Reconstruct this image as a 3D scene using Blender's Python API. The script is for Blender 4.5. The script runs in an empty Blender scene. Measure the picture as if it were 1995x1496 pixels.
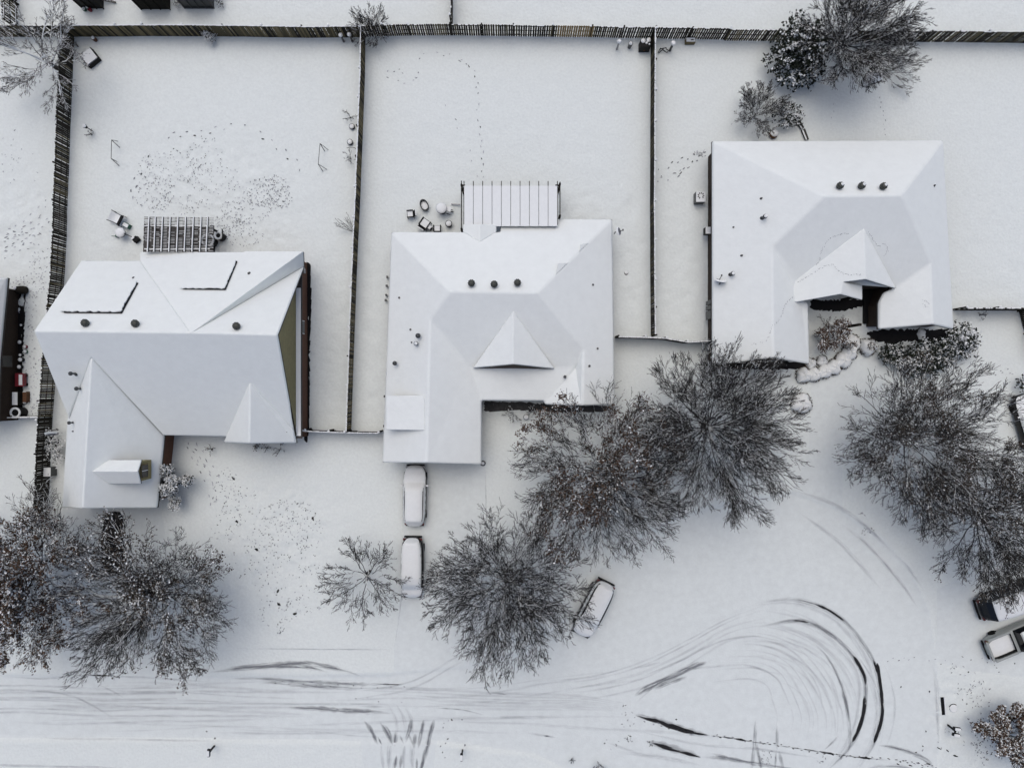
import bpy, math, random
import numpy as np
from mathutils import Vector

# ------------------------------------------------------------------ camera, sky, sun, exposure
H, S = 58.0, 0.039            # drone height (m), metres on the ground for one photo pixel
CX, CY = 997.5, 748.0
scene = bpy.context.scene
cam_data = bpy.data.cameras.new("camera")
cam_data.sensor_width = 36.0
cam_data.lens = 36.0 * H / (2 * CX * S)
cam_data.clip_end = 2000.0
cam = bpy.data.objects.new("camera", cam_data)
cam.location = (0, 0, H)
scene.collection.objects.link(cam)
scene.camera = cam
world = bpy.data.worlds.new("World")
scene.world = world
world.use_nodes = True
wn = world.node_tree
sky = wn.nodes.new("ShaderNodeTexSky")
sky.sky_type = 'NISHITA'
sky.sun_disc = False
sky.sun_elevation = math.radians(71)
sky.sun_rotation = math.radians(-16)
sky.air_density = 0.38
sky.dust_density = 2.5
sky.ozone_density = 0.3
bg = wn.nodes["Background"]
wn.links.new(sky.outputs[0], bg.inputs[0])
bg.inputs[1].default_value = 0.14
sun_data = bpy.data.lights.new("sun", 'SUN')
sun_data.energy = 0.5
sun_data.angle = math.radians(60)
sun_data.color = (1.0, 0.985, 0.965)
sun = bpy.data.objects.new("sun", sun_data)
sun.rotation_euler = (math.radians(-19), 0, math.radians(16))
scene.collection.objects.link(sun)
scene.view_settings.view_transform = 'Standard'
scene.view_settings.look = 'None'
scene.view_settings.gamma = 1.0
scene.view_settings.exposure = 0.36
scene.render.film_transparent = False
try:
    scene.cycles.transparent_max_bounces = 16
    scene.cycles.max_bounces = 6
    scene.cycles.diffuse_bounces = 1
except Exception:
    pass

# ------------------------------------------------------------------ helpers
rnd = random.Random(7)
rng = np.random.default_rng(11)

def P(px, py, z=0.0):
    k = S * (H - z) / H
    return Vector(((px - CX) * k, -(py - CY) * k, z))

def plane(a, b, c):
    n = (b - a).cross(c - a).normalized()
    return (a, n)

def hit(px, py, pl):
    o = Vector((0, 0, H)); d = P(px, py, 0) - o
    a, n = pl
    t = (a - o).dot(n) / d.dot(n)
    return o + d * t

def link(o):
    scene.collection.objects.link(o)
    return o

def tag(o, label=None, cat=None, group=None, kind=None):
    if label: o["label"] = label
    if cat: o["category"] = cat
    if group: o["group"] = group
    if kind: o["kind"] = kind
    return o

def thing(name, label, cat, loc, group=None):
    o = bpy.data.objects.new(name, None)
    o.empty_display_size = 0.3
    o.location = loc
    link(o)
    return tag(o, label, cat, group)

def origin(o):
    v = Vector((0, 0, 0))
    while o is not None:
        v += o.location
        o = o.parent
    return v

# ------------------------------------------------------------------ materials
def nodes_of(m):
    m.use_nodes = True
    nt = m.node_tree
    return nt, nt.nodes["Principled BSDF"]

def mat(name, col, rough=0.8, var=0.0, scale=6.0, bump=0.0, bscale=20.0, spec=0.3, metal=0.0, stretch=None):
    m = bpy.data.materials.new(name)
    nt, b = nodes_of(m)
    b.inputs["Base Color"].default_value = (*col, 1)
    b.inputs["Roughness"].default_value = rough
    b.inputs["Specular IOR Level"].default_value = spec
    b.inputs["Metallic"].default_value = metal
    tc = nt.nodes.new("ShaderNodeTexCoord")
    src = tc.outputs["Object"]
    if stretch:
        mp = nt.nodes.new("ShaderNodeMapping")
        mp.inputs["Scale"].default_value = stretch
        nt.links.new(src, mp.inputs[0]); src = mp.outputs[0]
    if var:
        n = nt.nodes.new("ShaderNodeTexNoise")
        n.inputs["Scale"].default_value = scale
        n.inputs["Detail"].default_value = 9; n.inputs["Roughness"].default_value = .72
        nt.links.new(src, n.inputs["Vector"])
        r = nt.nodes.new("ShaderNodeMapRange")
        r.inputs[1].default_value = 0.3; r.inputs[2].default_value = 0.7
        r.inputs[3].default_value = 1 - var; r.inputs[4].default_value = 1 + var
        nt.links.new(n.outputs["Fac"], r.inputs[0])
        mx = nt.nodes.new("ShaderNodeMix"); mx.data_type = 'RGBA'; mx.blend_type = 'MULTIPLY'
        mx.inputs[0].default_value = 1
        mx.inputs[6].default_value = (*col, 1)
        nt.links.new(r.outputs[0], mx.inputs[7])
        nt.links.new(mx.outputs[2], b.inputs["Base Color"])
    if bump:
        n2 = nt.nodes.new("ShaderNodeTexNoise")
        n2.inputs["Scale"].default_value = bscale
        n2.inputs["Detail"].default_value = 4
        nt.links.new(src, n2.inputs["Vector"])
        bp = nt.nodes.new("ShaderNodeBump")
        bp.inputs["Strength"].default_value = 1.0
        bp.inputs["Distance"].default_value = bump
        nt.links.new(n2.outputs["Fac"], bp.inputs["Height"])
        nt.links.new(bp.outputs[0], b.inputs["Normal"])
    return m

SNOWC = (0.785, 0.842, 0.808)
M = {}
M['snow'] = mat('snow', SNOWC, 0.75, 0.06, 5.0, 0.035, 5.0, 0.2)
M['roof_snow'] = mat('roof_snow', (0.835, 0.882, 0.85), 0.75, 0.03, 1.5, 0.02, 2.5, 0.2)
M['cap_snow'] = mat('cap_snow', (0.835, 0.87, 0.85), 0.8, 0.03, 3.0, 0.01, 9.0, 0.2)
M['road_snow'] = mat('road_snow', (0.755, 0.812, 0.788), 0.7, 0.06, 2.0, 0.012, 9.0, 0.2)
M['fascia'] = mat('dark_fascia', (0.06, 0.055, 0.05), 0.7, 0.2, 4)
M['pale_fascia'] = mat('pale_fascia', (0.55, 0.57, 0.57), 0.6, 0.1, 4)
M['dark_wood'] = mat('dark_wood', (0.022, 0.020, 0.015), 0.85, 0.4, 5, 0.003, 30, 0.15, 0, (6, 6, 1))
M['mid_wood'] = mat('mid_wood', (0.088, 0.077, 0.045), 0.85, 0.4, 5, 0.003, 30, 0.15, 0, (6, 6, 1))
M['tan_wood'] = mat('tan_wood', (0.165, 0.138, 0.076), 0.85, 0.4, 5, 0.003, 30, 0.15, 0, (6, 6, 1))
M['new_wood'] = mat('new_wood', (0.24, 0.17, 0.08), 0.8, 0.3, 5, 0.003, 30, 0.15, 0, (6, 6, 1))
M['grey_wood'] = mat('grey_wood', (0.09, 0.085, 0.075), 0.85, 0.35, 4, 0.003, 30)
M['siding'] = mat('olive_siding', (0.27, 0.24, 0.115), 0.7, 0.15, 3)
M['bark'] = mat('bark', (0.036, 0.035, 0.031), 0.9, 0.4, 8)
M['bark_pale'] = mat('bark_pale', (0.075, 0.068, 0.06), 0.9, 0.35, 8)
M['leaf_brown'] = mat('leaf_brown', (0.095, 0.062, 0.040), 0.8, 0.5, 2.0)
M['leaf_dull'] = mat('leaf_dull', (0.075, 0.062, 0.046), 0.8, 0.5, 2.0)
M['leaf_green'] = mat('leaf_green', (0.014, 0.020, 0.011), 0.7, 0.4, 2.0)
M['black'] = mat('black_plastic', (0.005, 0.0055, 0.006), 0.6, 0.2, 5, 0, 20, 0.2)
M['metal'] = mat('dark_metal', (0.045, 0.05, 0.05), 0.45, 0.25, 6, 0, 20, 0.5)
M['turbine'] = mat('turbine_metal', (0.055, 0.06, 0.05), 0.5, 0.3, 9, 0, 20, 0.5, 0.3)
M['galv'] = mat('galvanised_metal', (0.25, 0.26, 0.27), 0.45, 0.15, 6, 0, 20, 0.5, 0.4)
M['white'] = mat('white_paint', (0.7, 0.71, 0.7), 0.5, 0.05, 4)
M['green'] = mat('green_plastic', (0.02, 0.10, 0.06), 0.5, 0.2, 4)
M['red'] = mat('red_plastic', (0.20, 0.02, 0.03), 0.5, 0.2, 4)
M['terracotta'] = mat('terracotta', (0.12, 0.06, 0.03), 0.8, 0.25, 5)
M['concrete'] = mat('wet_concrete_and_shade', (0.06, 0.06, 0.058), 0.8, 0.4, 3, 0.004, 12)  # also colours the soil and painted dusk by the porch
M['asphalt'] = mat('wet_asphalt_and_shade', (0.005, 0.005, 0.0055), 0.75, 0.4, 3, 0.004, 18)  # also used for soil beds and painted shade beside the houses
M['stone'] = mat('stone', (0.05, 0.047, 0.04), 0.9, 0.4, 3, 0.02, 7)
M['glass'] = mat('dark_glass', (0.005, 0.006, 0.008), 0.15, 0, 5, 0, 5, 0.35)
M['paint_black'] = mat('black_car_paint', (0.004, 0.0045, 0.0055), 0.35, 0, 5, 0, 5, 0.22)
M['paint_grey'] = mat('grey_car_paint', (0.018, 0.02, 0.023), 0.35, 0, 5, 0, 5, 0.3)
M['paint_silver'] = mat('pale_car_paint', (0.36, 0.39, 0.37), 0.35, 0.05, 2, 0, 5, 0.5)
M['tyre'] = mat('tyre_rubber', (0.006, 0.006, 0.006), 0.9, 0.2, 8, 0, 20, 0.15)
M['lamp_red'] = mat('tail_lamp_red', (0.10, 0.008, 0.008), 0.3, 0, 5, 0, 5, 0.5)

def brick_mat(name, c1, c2, mortar):
    m = bpy.data.materials.new(name)
    nt, b = nodes_of(m)
    tc = nt.nodes.new("ShaderNodeTexCoord")
    sp = nt.nodes.new("ShaderNodeSeparateXYZ"); nt.links.new(tc.outputs["Object"], sp.inputs[0])
    ad = nt.nodes.new("ShaderNodeMath"); ad.operation = 'ADD'
    nt.links.new(sp.outputs[0], ad.inputs[0]); nt.links.new(sp.outputs[1], ad.inputs[1])
    cb = nt.nodes.new("ShaderNodeCombineXYZ")
    nt.links.new(ad.outputs[0], cb.inputs[0]); nt.links.new(sp.outputs[2], cb.inputs[1])
    br = nt.nodes.new("ShaderNodeTexBrick")
    br.inputs["Scale"].default_value = 4.2
    br.inputs["Color1"].default_value = (*c1, 1); br.inputs["Color2"].default_value = (*c2, 1)
    br.inputs["Mortar"].default_value = (*mortar, 1)
    br.inputs["Mortar Size"].default_value = 0.012
    nt.links.new(cb.outputs[0], br.inputs["Vector"])
    nt.links.new(br.outputs["Color"], b.inputs["Base Color"])
    b.inputs["Roughness"].default_value = 0.9
    return m
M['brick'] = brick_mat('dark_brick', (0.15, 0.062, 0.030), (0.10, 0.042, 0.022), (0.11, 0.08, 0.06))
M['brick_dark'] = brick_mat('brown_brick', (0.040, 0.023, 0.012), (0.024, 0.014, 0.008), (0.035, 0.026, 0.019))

def track_mat(name, col, strength, streak=14.0):
    """bare asphalt or packed slush showing through scraped snow: opacity follows the streaks of the tyre"""
    m = bpy.data.materials.new(name)
    nt, b = nodes_of(m)
    b.inputs["Base Color"].default_value = (*col, 1)
    b.inputs["Roughness"].default_value = 0.8
    uv = nt.nodes.new("ShaderNodeUVMap")
    mp = nt.nodes.new("ShaderNodeMapping"); mp.inputs["Scale"].default_value = (0.55, streak, 1)
    nt.links.new(uv.outputs[0], mp.inputs[0])
    n = nt.nodes.new("ShaderNodeTexNoise"); n.inputs["Scale"].default_value = 1.0; n.inputs["Detail"].default_value = 5
    n.inputs["Roughness"].default_value = 0.65
    nt.links.new(mp.outputs[0], n.inputs["Vector"])
    at = nt.nodes.new("ShaderNodeAttribute"); at.attribute_name = "fade"
    r = nt.nodes.new("ShaderNodeMapRange")
    r.inputs[1].default_value = 0.34; r.inputs[2].default_value = 0.66
    nt.links.new(n.outputs["Fac"], r.inputs[0])
    mu = nt.nodes.new("ShaderNodeMath"); mu.operation = 'MULTIPLY'
    nt.links.new(at.outputs["Fac"], mu.inputs[0]); nt.links.new(r.outputs[0], mu.inputs[1])
    mu2 = nt.nodes.new("ShaderNodeMath"); mu2.operation = 'MULTIPLY'; mu2.use_clamp = True
    mu2.inputs[1].default_value = strength
    nt.links.new(mu.outputs[0], mu2.inputs[0])
    nt.links.new(mu2.outputs[0], b.inputs["Alpha"])
    return m
M['track_faint'] = track_mat('packed_snow_faint', (0.48, 0.50, 0.53), 0.30, 5)
M['track_grey'] = track_mat('packed_slush_grey', (0.23, 0.245, 0.26), 1.0, 7)
M['track_dark'] = track_mat('scraped_asphalt', (0.007, 0.0075, 0.008), 3.0, 3)
M['print_dark'] = mat('print_dark', (0.015, 0.016, 0.015), 0.9)
M['print_grey'] = mat('print_grey', (0.22, 0.235, 0.25), 0.9)
M['print_pale'] = mat('print_pale', (0.45, 0.47, 0.50), 0.9)

# ------------------------------------------------------------------ mesh builder (world coordinates; origin moved to the parent)
class MB:
    def __init__(self):
        self.v, self.f, self.m = [], [], []
    def add(self, vs, fs, mi=0):
        o = len(self.v)
        self.v += [tuple(x) for x in vs]
        for f in fs:
            self.f.append([i + o for i in f]); self.m.append(mi)
    def quad(self, a, b, c, d, mi=0):
        self.add([a, b, c, d], [(0, 1, 2, 3)], mi)
    def box(self, c, s, rz=0.0, mi=0, top=None, taper=1.0):
        hx, hy, hz = s[0] / 2, s[1] / 2, s[2] / 2
        cr, sr = math.cos(rz), math.sin(rz)
        vs = []
        for z, k in ((-hz, 1.0), (hz, taper)):
            for x, y in ((-hx, -hy), (hx, -hy), (hx, hy), (-hx, hy)):
                x *= k; y *= k
                vs.append((c[0] + x * cr - y * sr, c[1] + x * sr + y * cr, c[2] + z))
        self.add(vs, [(3, 2, 1, 0), (0, 1, 5, 4), (1, 2, 6, 5), (2, 3, 7, 6), (3, 0, 4, 7)], mi)
        self.add(vs[4:], [(0, 1, 2, 3)], mi if top is None else top)
    def bar(self, a, b, w, h, mi=0):
        a, b = Vector(a), Vector(b)
        d = (b - a).normalized()
        up = Vector((0, 0, 1)) if abs(d.z) < 0.95 else Vector((0, 1, 0))
        s = d.cross(up).normalized() * (w / 2)
        u = s.cross(d).normalized() * (h / 2)
        vs = [a - s - u, a + s - u, a + s + u, a - s + u, b - s - u, b + s - u, b + s + u, b - s + u]
        self.add(vs, [(0, 1, 2, 3), (7, 6, 5, 4), (0, 4, 5, 1), (1, 5, 6, 2), (2, 6, 7, 3), (3, 7, 4, 0)], mi)
    def lathe(self, c, prof, n=14, mi=0, mtop=None, rz=0.0):
        """prof: [(r, z)...] from bottom to top, closed at both ends"""
        vs, fs, ms = [], [], []
        for r, z in prof:
            for i in range(n):
                t = 2 * math.pi * i / n + rz
                vs.append((c[0] + r * math.cos(t), c[1] + r * math.sin(t), c[2] + z))
        for k in range(len(prof) - 1):
            for i in range(n):
                j = (i + 1) % n
                fs.append((k * n + i, k * n + j, (k + 1) * n + j, (k + 1) * n + i))
        self.add(vs, fs, mi)
        L = (len(prof) - 1) * n
        self.add([vs[L + i] for i in range(n)], [tuple(range(n))], mi if mtop is None else mtop)
        self.add([vs[i] for i in range(n)], [tuple(reversed(range(n)))], mi)
    def build(self, name, mats, parent=None, smooth=False, loc=None):
        if not isinstance(mats, (list, tuple)): mats = [mats]
        off = origin(parent) if parent is not None else (Vector(loc) if loc is not None else Vector((0, 0, 0)))
        me = bpy.data.meshes.new(name)
        me.from_pydata([(x - off.x, y - off.y, z - off.z) for x, y, z in self.v], [], self.f)
        for m in mats: me.materials.append(m)
        if len(mats) > 1: me.polygons.foreach_set("material_index", self.m)
        if smooth: me.polygons.foreach_set("use_smooth", [True] * len(me.polygons))
        me.update()
        o = bpy.data.objects.new(name, me)
        link(o)
        if parent is not None: o.parent = parent
        elif loc is not None: o.location = loc
        return o

def bevel(o, w, seg=2, ang=30):
    b = o.modifiers.new("bevel", 'BEVEL')
    b.width = w; b.segments = seg; b.limit_method = 'ANGLE'; b.angle_limit = math.radians(ang)
    return o

def np_mesh(name, verts, quads, mats, mi=None, parent=None, loc=None, smooth=False):
    off = origin(parent) if parent is not None else (Vector(loc) if loc is not None else Vector((0, 0, 0)))
    verts = (np.asarray(verts, dtype=np.float64) - np.array(off)).astype(np.float32)
    quads = np.asarray(quads, dtype=np.int32)
    me = bpy.data.meshes.new(name)
    k = quads.shape[1]
    me.vertices.add(len(verts)); me.vertices.foreach_set("co", verts.ravel())
    me.loops.add(quads.size); me.loops.foreach_set("vertex_index", quads.ravel())
    me.polygons.add(len(quads))
    me.polygons.foreach_set("loop_start", np.arange(len(quads), dtype=np.int32) * k)
    me.polygons.foreach_set("loop_total", np.full(len(quads), k, dtype=np.int32))
    for m in mats: me.materials.append(m)
    if mi is not None: me.polygons.foreach_set("material_index", np.asarray(mi, dtype=np.int32))
    me.polygons.foreach_set("use_smooth", np.full(len(quads), bool(smooth)))
    me.update(calc_edges=True)
    o = bpy.data.objects.new(name, me)
    link(o)
    if parent is not None: o.parent = parent
    elif loc is not None: o.location = loc
    return o

# ------------------------------------------------------------------ ground, road and driveways: one snow surface with real relief
GX0, GX1, GY0, GY1, GD = -47.0, 47.0, -36.0, 36.0, 0.12
NX = int(round((GX1 - GX0) / GD)) + 1
NY = int(round((GY1 - GY0) / GD)) + 1
gx = GX0 + np.arange(NX) * GD
gy = GY0 + np.arange(NY) * GD
GXX, GYY = np.meshgrid(gx, gy)
def field(sig):
    a = rng.standard_normal((NY, NX))
    ky = np.fft.fftfreq(NY, GD) * 2 * np.pi; kx = np.fft.rfftfreq(NX, GD) * 2 * np.pi
    k2 = ky[:, None] ** 2 + kx[None, :] ** 2
    b = np.fft.irfft2(np.fft.rfft2(a) * np.exp(-k2 * sig * sig / 2), s=(NY, NX))
    return b / b.std()
PXX = GXX / S + CX           # photo pixel of each ground point
PYY = -GYY / S + CY
def sstep(a, b, x):
    t = np.clip((x - a) / (b - a), 0, 1)
    return t * t * (3 - 2 * t)
def poly_sd(pts):
    """signed distance (photo pixels, negative inside) of the ground grid to a polygon"""
    d = np.full(PXX.shape, 1e9); ins = np.zeros(PXX.shape, bool)
    n = len(pts)
    for i in range(n):
        x0, y0 = pts[i]; x1, y1 = pts[(i + 1) % n]
        ex, ey = x1 - x0, y1 - y0
        t = np.clip(((PXX - x0) * ex + (PYY - y0) * ey) / (ex * ex + ey * ey), 0, 1)
        d = np.minimum(d, np.hypot(PXX - x0 - t * ex, PYY - y0 - t * ey))
        c = ((y0 <= PYY) & (y1 > PYY)) | ((y1 <= PYY) & (y0 > PYY))
        with np.errstate(divide='ignore', invalid='ignore'):
            xi = x0 + (PYY - y0) / (y1 - y0 if y1 != y0 else 1e-9) * ex
        ins ^= c & (PXX < xi)
    return np.where(ins, -d, d)
ROAD = [(-300, 1316), (300, 1318), (560, 1318), (760, 1316), (900, 1304), (1020, 1270), (1105, 1205), (1165, 1120), (1240, 1050),
        (1330, 1005), (1430, 980), (1545, 962), (1640, 996), (1720, 1052), (1775, 1112), (1808, 1190), (1824, 1290), (1829, 1370), (1829, 1450), (1815, 1560),
        (1700, 1640), (1300, 1640), (1180, 1540), (1040, 1470), (860, 1446), (400, 1440), (-300, 1437)]
DRIVES = [[(786, 890), (945, 890), (945, 1150), (950, 1300), (765, 1318), (767, 1262), (784, 1100)],
          [(120, 980), (310, 980), (330, 1110), (340, 1316), (120, 1316)],
          [(1580, 745), (1700, 690), (1740, 720), (1690, 810), (1640, 900), (1640, 998), (1540, 966), (1575, 880)],
          [(700, 1436), (850, 1440), (830, 1600), (720, 1600)],
          [(1826, 1150), (1900, 1110), (2080, 1060), (2080, 1330), (1900, 1310), (1822, 1290)]]
WALK = [(-300, 1262), (765, 1264), (765, 1288), (-300, 1288)]
sd_road = poly_sd(ROAD)
sd_drv = np.minimum.reduce([poly_sd(d) for d in DRIVES])
sd_walk = poly_sd(WALK)
lawn_w = sstep(0, 14, np.minimum(np.minimum(sd_road, sd_drv), sd_walk))
HZ = 0.035 * field(4.0) + 0.006 * field(1.0)
HZ += lawn_w * (0.007 * field(0.42) + 0.007 * field(0.2)) + (1 - lawn_w) * 0.003 * field(0.3)
HZ -= 0.10 * sstep(7, -5, sd_road) + 0.03 * sstep(4, -3, sd_drv) + 0.02 * sstep(4, -3, sd_walk)
HZ += 0.015 * np.exp(-((sd_road - 9) / 6.0) ** 2) * (sd_drv > 0)
# trodden yards are lumpier
def blob(cx, cy, rx, ry):
    return np.exp(-(((PXX - cx) / rx) ** 2 + ((PYY - cy) / ry) ** 2) ** 2)
TR = np.maximum.reduce([blob(400, 350, 170, 100), blob(30, 500, 110, 180), blob(540, 1070, 140, 190), blob(470, 440, 130, 60), blob(1890, 1400, 90, 110)])
HZ += TR * (0.020 * field(0.16) + 0.015 * field(0.3))
ST = np.maximum.reduce([blob(1235, 560, 34, 120), blob(1320, 520, 60, 160), blob(645, 690, 48, 170), blob(722, 650, 32, 200), blob(1150, 400, 110, 50), blob(240, 490, 100, 30)])
HZ += ST * (0.016 * field(0.2) + 0.012 * field(0.4))
HZ[:2, :] = HZ[-2:, :] = -0.05; HZ[:, :2] = HZ[:, -2:] = -0.05
def gz(x, y):
    i = min(max((x - GX0) / GD, 0), NX - 1.001); j = min(max((y - GY0) / GD, 0), NY - 1.001)
    a, b = int(i), int(j); u, v = i - a, j - b
    return float(HZ[b, a] * (1 - u) * (1 - v) + HZ[b, a + 1] * u * (1 - v) + HZ[b + 1, a] * (1 - u) * v + HZ[b + 1, a + 1] * u * v)
def G(px, py, dz=0.0):
    p = P(px, py, 0.0)
    p.z = gz(p.x, p.y) + dz
    return p
def build_ground():
    V = np.stack([GXX, GYY, HZ], -1).reshape(-1, 3)
    idx = np.arange(NX * NY).reshape(NY, NX)
    Q = np.stack([idx[:-1, :-1], idx[:-1, 1:], idx[1:, 1:], idx[1:, :-1]], -1).reshape(-1, 4)
    cls = np.zeros(sd_road.shape, np.int32)
    cls[sd_walk < 0] = 3
    cls[sd_drv < 0] = 2
    cls[sd_road < 0] = 1
    qc = cls[:-1, :-1].reshape(-1)
    for k, nm, m in ((0, 'ground', 'snow'), (1, 'road', 'road_snow'), (2, 'driveway_road', 'road_snow'), (3, 'sidewalk', 'snow')):
        q = Q[qc == k]
        used, inv = np.unique(q, return_inverse=True)
        o = np_mesh(nm, V[used], inv.reshape(-1, 4), [M[m]], smooth=True)
        o["kind"] = "structure"
    m = MB()
    R = 420
    for a, b, c, d in (((-R, GY1), (R, GY1), (R, R), (-R, R)), ((-R, -R), (R, -R), (R, GY0), (-R, GY0)),
                       ((-R, GY0), (GX0, GY0), (GX0, GY1), (-R, GY1)), ((GX1, GY0), (R, GY0), (R, GY1), (GX1, GY1))):
        m.quad(*[(p[0], p[1], -0.05) for p in (a, b, c, d)])
    o = m.build('terrain', M['snow']); o["kind"] = "structure"
build_ground()
# ------------------------------------------------------------------ tyre tracks and footprints
def catmull(pts, step=0.3):
    """pts in metres (Vector 2D) -> evenly sampled curve"""
    p = [pts[0] * 2 - pts[1]] + list(pts) + [pts[-1] * 2 - pts[-2]]
    out = []
    for i in range(1, len(p) - 2):
        n = max(2, int((p[i + 1] - p[i]).length / step))
        for k in range(n):
            t = k / n
            out.append(0.5 * (2 * p[i] + (p[i + 1] - p[i - 1]) * t + (2 * p[i - 1] - 5 * p[i] + 4 * p[i + 1] - p[i + 2]) * t * t
                              + (3 * p[i] - p[i - 1] - 3 * p[i + 1] + p[i + 2]) * t ** 3))
    out.append(Vector(pts[-1]))
    return out

class Ribbons:
    def __init__(self, dz): self.v, self.f, self.uv, self.fade, self.dz = [], [], [], [], dz
    def add(self, px, wpx, fade_m=1.2, k=1.0, ragged=0.0):
        pts = [Vector(P(a, b).xy) for a, b in px]
        c = catmull(pts)
        if len(c) < 3: return
        L = [0.0]
        for i in range(1, len(c)): L.append(L[-1] + (c[i] - c[i - 1]).length)
        u0 = rnd.uniform(0, 400); v0 = rnd.uniform(0, 50)
        NW = 5
        for i, q in enumerate(c):
            d = (c[min(i + 1, len(c) - 1)] - c[max(i - 1, 0)]).normalized()
            nrm = Vector((-d.y, d.x))
            e = min(L[i], L[-1] - L[i])
            tap = min(1.0, 0.35 + e / max(fade_m, 0.01) * 0.65) if fade_m > 0 else 1
            w = wpx * (1.6 if .013 < self.dz < .017 else 1.2) * S * tap * (1 + ragged * rnd.uniform(-1, 1))
            f = min(1.0, e / fade_m) if fade_m > 0 else 1.0
            f *= k * (1 + (0.35 * math.sin(L[i] * 1.7 + u0) * ragged))
            for j in range(NW):
                s = j / (NW - 1) - 0.5
                x, y = q.x + nrm.x * w * s, q.y + nrm.y * w * s
                self.v.append((x, y, gz(x, y) + self.dz))
                self.uv.append((u0 + L[i], v0 + w * s * 1.0))
                self.fade.append(max(0.0, f * (0.0 if j in (0, NW - 1) else 1.0 if j == 2 else (0.8 if self.dz > .017 else .55))))
        b = len(self.v) - len(c) * NW
        for i in range(len(c) - 1):
            for j in range(NW - 1):
                a = b + i * NW + j
                self.f.append((a, a + 1, a + 1 + NW, a + NW))
    def build(self, name, m):
        o = np_mesh(name, self.v, self.f, [m], smooth=True)
        me = o.data
        uvl = me.uv_layers.new(name="UVMap")
        loops = np.empty(len(me.loops), np.int32); me.loops.foreach_get("vertex_index", loops)
        uvl.data.foreach_set("uv", np.asarray(self.uv, np.float32)[loops].ravel())
        at = me.attributes.new("fade", 'FLOAT', 'POINT')
        at.data.foreach_set("value", np.asarray(self.fade, np.float32))
        o["kind"] = "structure"
        return o

faint, grey, dark = Ribbons(0.012), Ribbons(0.015), Ribbons(0.019)
outer = [(1480, 1174), (1540, 1168), (1590, 1178), (1630, 1198), (1660, 1225), (1685, 1258), (1703, 1290), (1712, 1320), (1717, 1350), (1719, 1380), (1717, 1405), (1711, 1430), (1703, 1450), (1690, 1472), (1672, 1500)]
inner = [(1480, 1222), (1545, 1210), (1575, 1213), (1600, 1224), (1625, 1240), (1650, 1263), (1666, 1283), (1680, 1307), (1687, 1332), (1687, 1360), (1684, 1390), (1675, 1420), (1662, 1447), (1640, 1476), (1608, 1505)]
grey.add(outer, 7, 3.0, 0.8, 0.1); grey.add(inner, 7, 3.0, 0.85, 0.1)
faint.add([(x - 9, y + 6) for x, y in outer], 10, 3); faint.add([(x - 12, y + 2) for x, y in inner], 9, 3)
dark.add([(1588, 1177), (1612, 1187), (1634, 1201), (1652, 1215)], 4, .7, 1, .3)
dark.add([(1702, 1285), (1708, 1300), (1711, 1312)], 5, .2, 1, .2)
dark.add([(1710, 1291), (1715, 1325), (1719, 1360), (1720, 1385), (1716, 1412), (1703, 1449)], 6, .35, 1.6, .12)
dark.add([(1663, 1277), (1676, 1298), (1686, 1320), (1688, 1335)], 5.2, .4, 1.6, .15)
dark.add([(1686, 1355), (1684, 1385), (1675, 1418), (1661, 1447)], 6.2, .3, 1.6, .12)
dark.add([(1384, 1433), (1430, 1439), (1470, 1446), (1500, 1450)], 2.6, 2, .8, .8)
dark.add([(1500, 1450), (1580, 1462), (1660, 1474), (1740, 1482)], 2.2, 2, .55, .9)
dark.add([(1645, 1470), (1637, 1481)], 6, .2, 1.3, .2)
dark.add([(1543, 1209), (1560, 1210), (1578, 1214)], 2.6, .3, 1, .3)
grey.add([(1578, 1214), (1600, 1223), (1632, 1247)], 5, .6, 1)
for c in ([(1585, 1250), (1612, 1280), (1630, 1310), (1645, 1350), (1653, 1395), (1657, 1440), (1652, 1475)],):
    grey.add(c, 5, 2, .75, .2)
grey.add([(1640, 1340), (1650, 1375), (1656, 1408)], 6, .8, 1)
for k in (0, 1, 2, 3, 4, 5, 6, 8):        # concentric faint arcs inside the turning loop
    q = k / 8
    ex, ey = 1655 - 150 * q, 1440 - 20 * q
    faint.add([(1440 - 60 * q, 1230 + 100 * q), (1500 - 40 * q, 1238 + 85 * q), (1555 - 60 * q, 1262 + 75 * q), (1605 - 100 * q, 1318 + 45 * q), (1640 - 125 * q, 1385 + 20 * q), (ex - 8, ey + 15)], rnd.uniform(3, 7), 3, rnd.uniform(.5, 1.1))
for a in (0, 9, 26, 40, 62):
    faint.add([(1040 + a, 1328 + a * .5), (1150, 1318 + a * .7), (1250, 1290 + a * .8), (1340, 1248 + a * .8), (1420, 1206 + a * .7), (1500, 1176 + a)], 4 + a % 3, 4, .9)
faint.add([(1240, 1322), (1320, 1290), (1400, 1252), (1470, 1240), (1530, 1252)], 5, 2.5, 1.1)
faint.add([(1300, 1310), (1380, 1300), (1450, 1296), (1500, 1312), (1530, 1340)], 5, 2.5, 1.1)
faint.add([(1240, 1302), (1290, 1290)], 6, 1, 1.4)
grey.add([(1236, 1356), (1256, 1343), (1285, 1329), (1312, 1318), (1345, 1302), (1379, 1290)], 8, .6, 1.5, .15)
grey.add([(1272, 1343), (1300, 1331), (1340, 1319)], 7, .6, 1.2, .2)
faint.add([(1225, 1384), (1260, 1350), (1320, 1300)], 5, 2)
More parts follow.
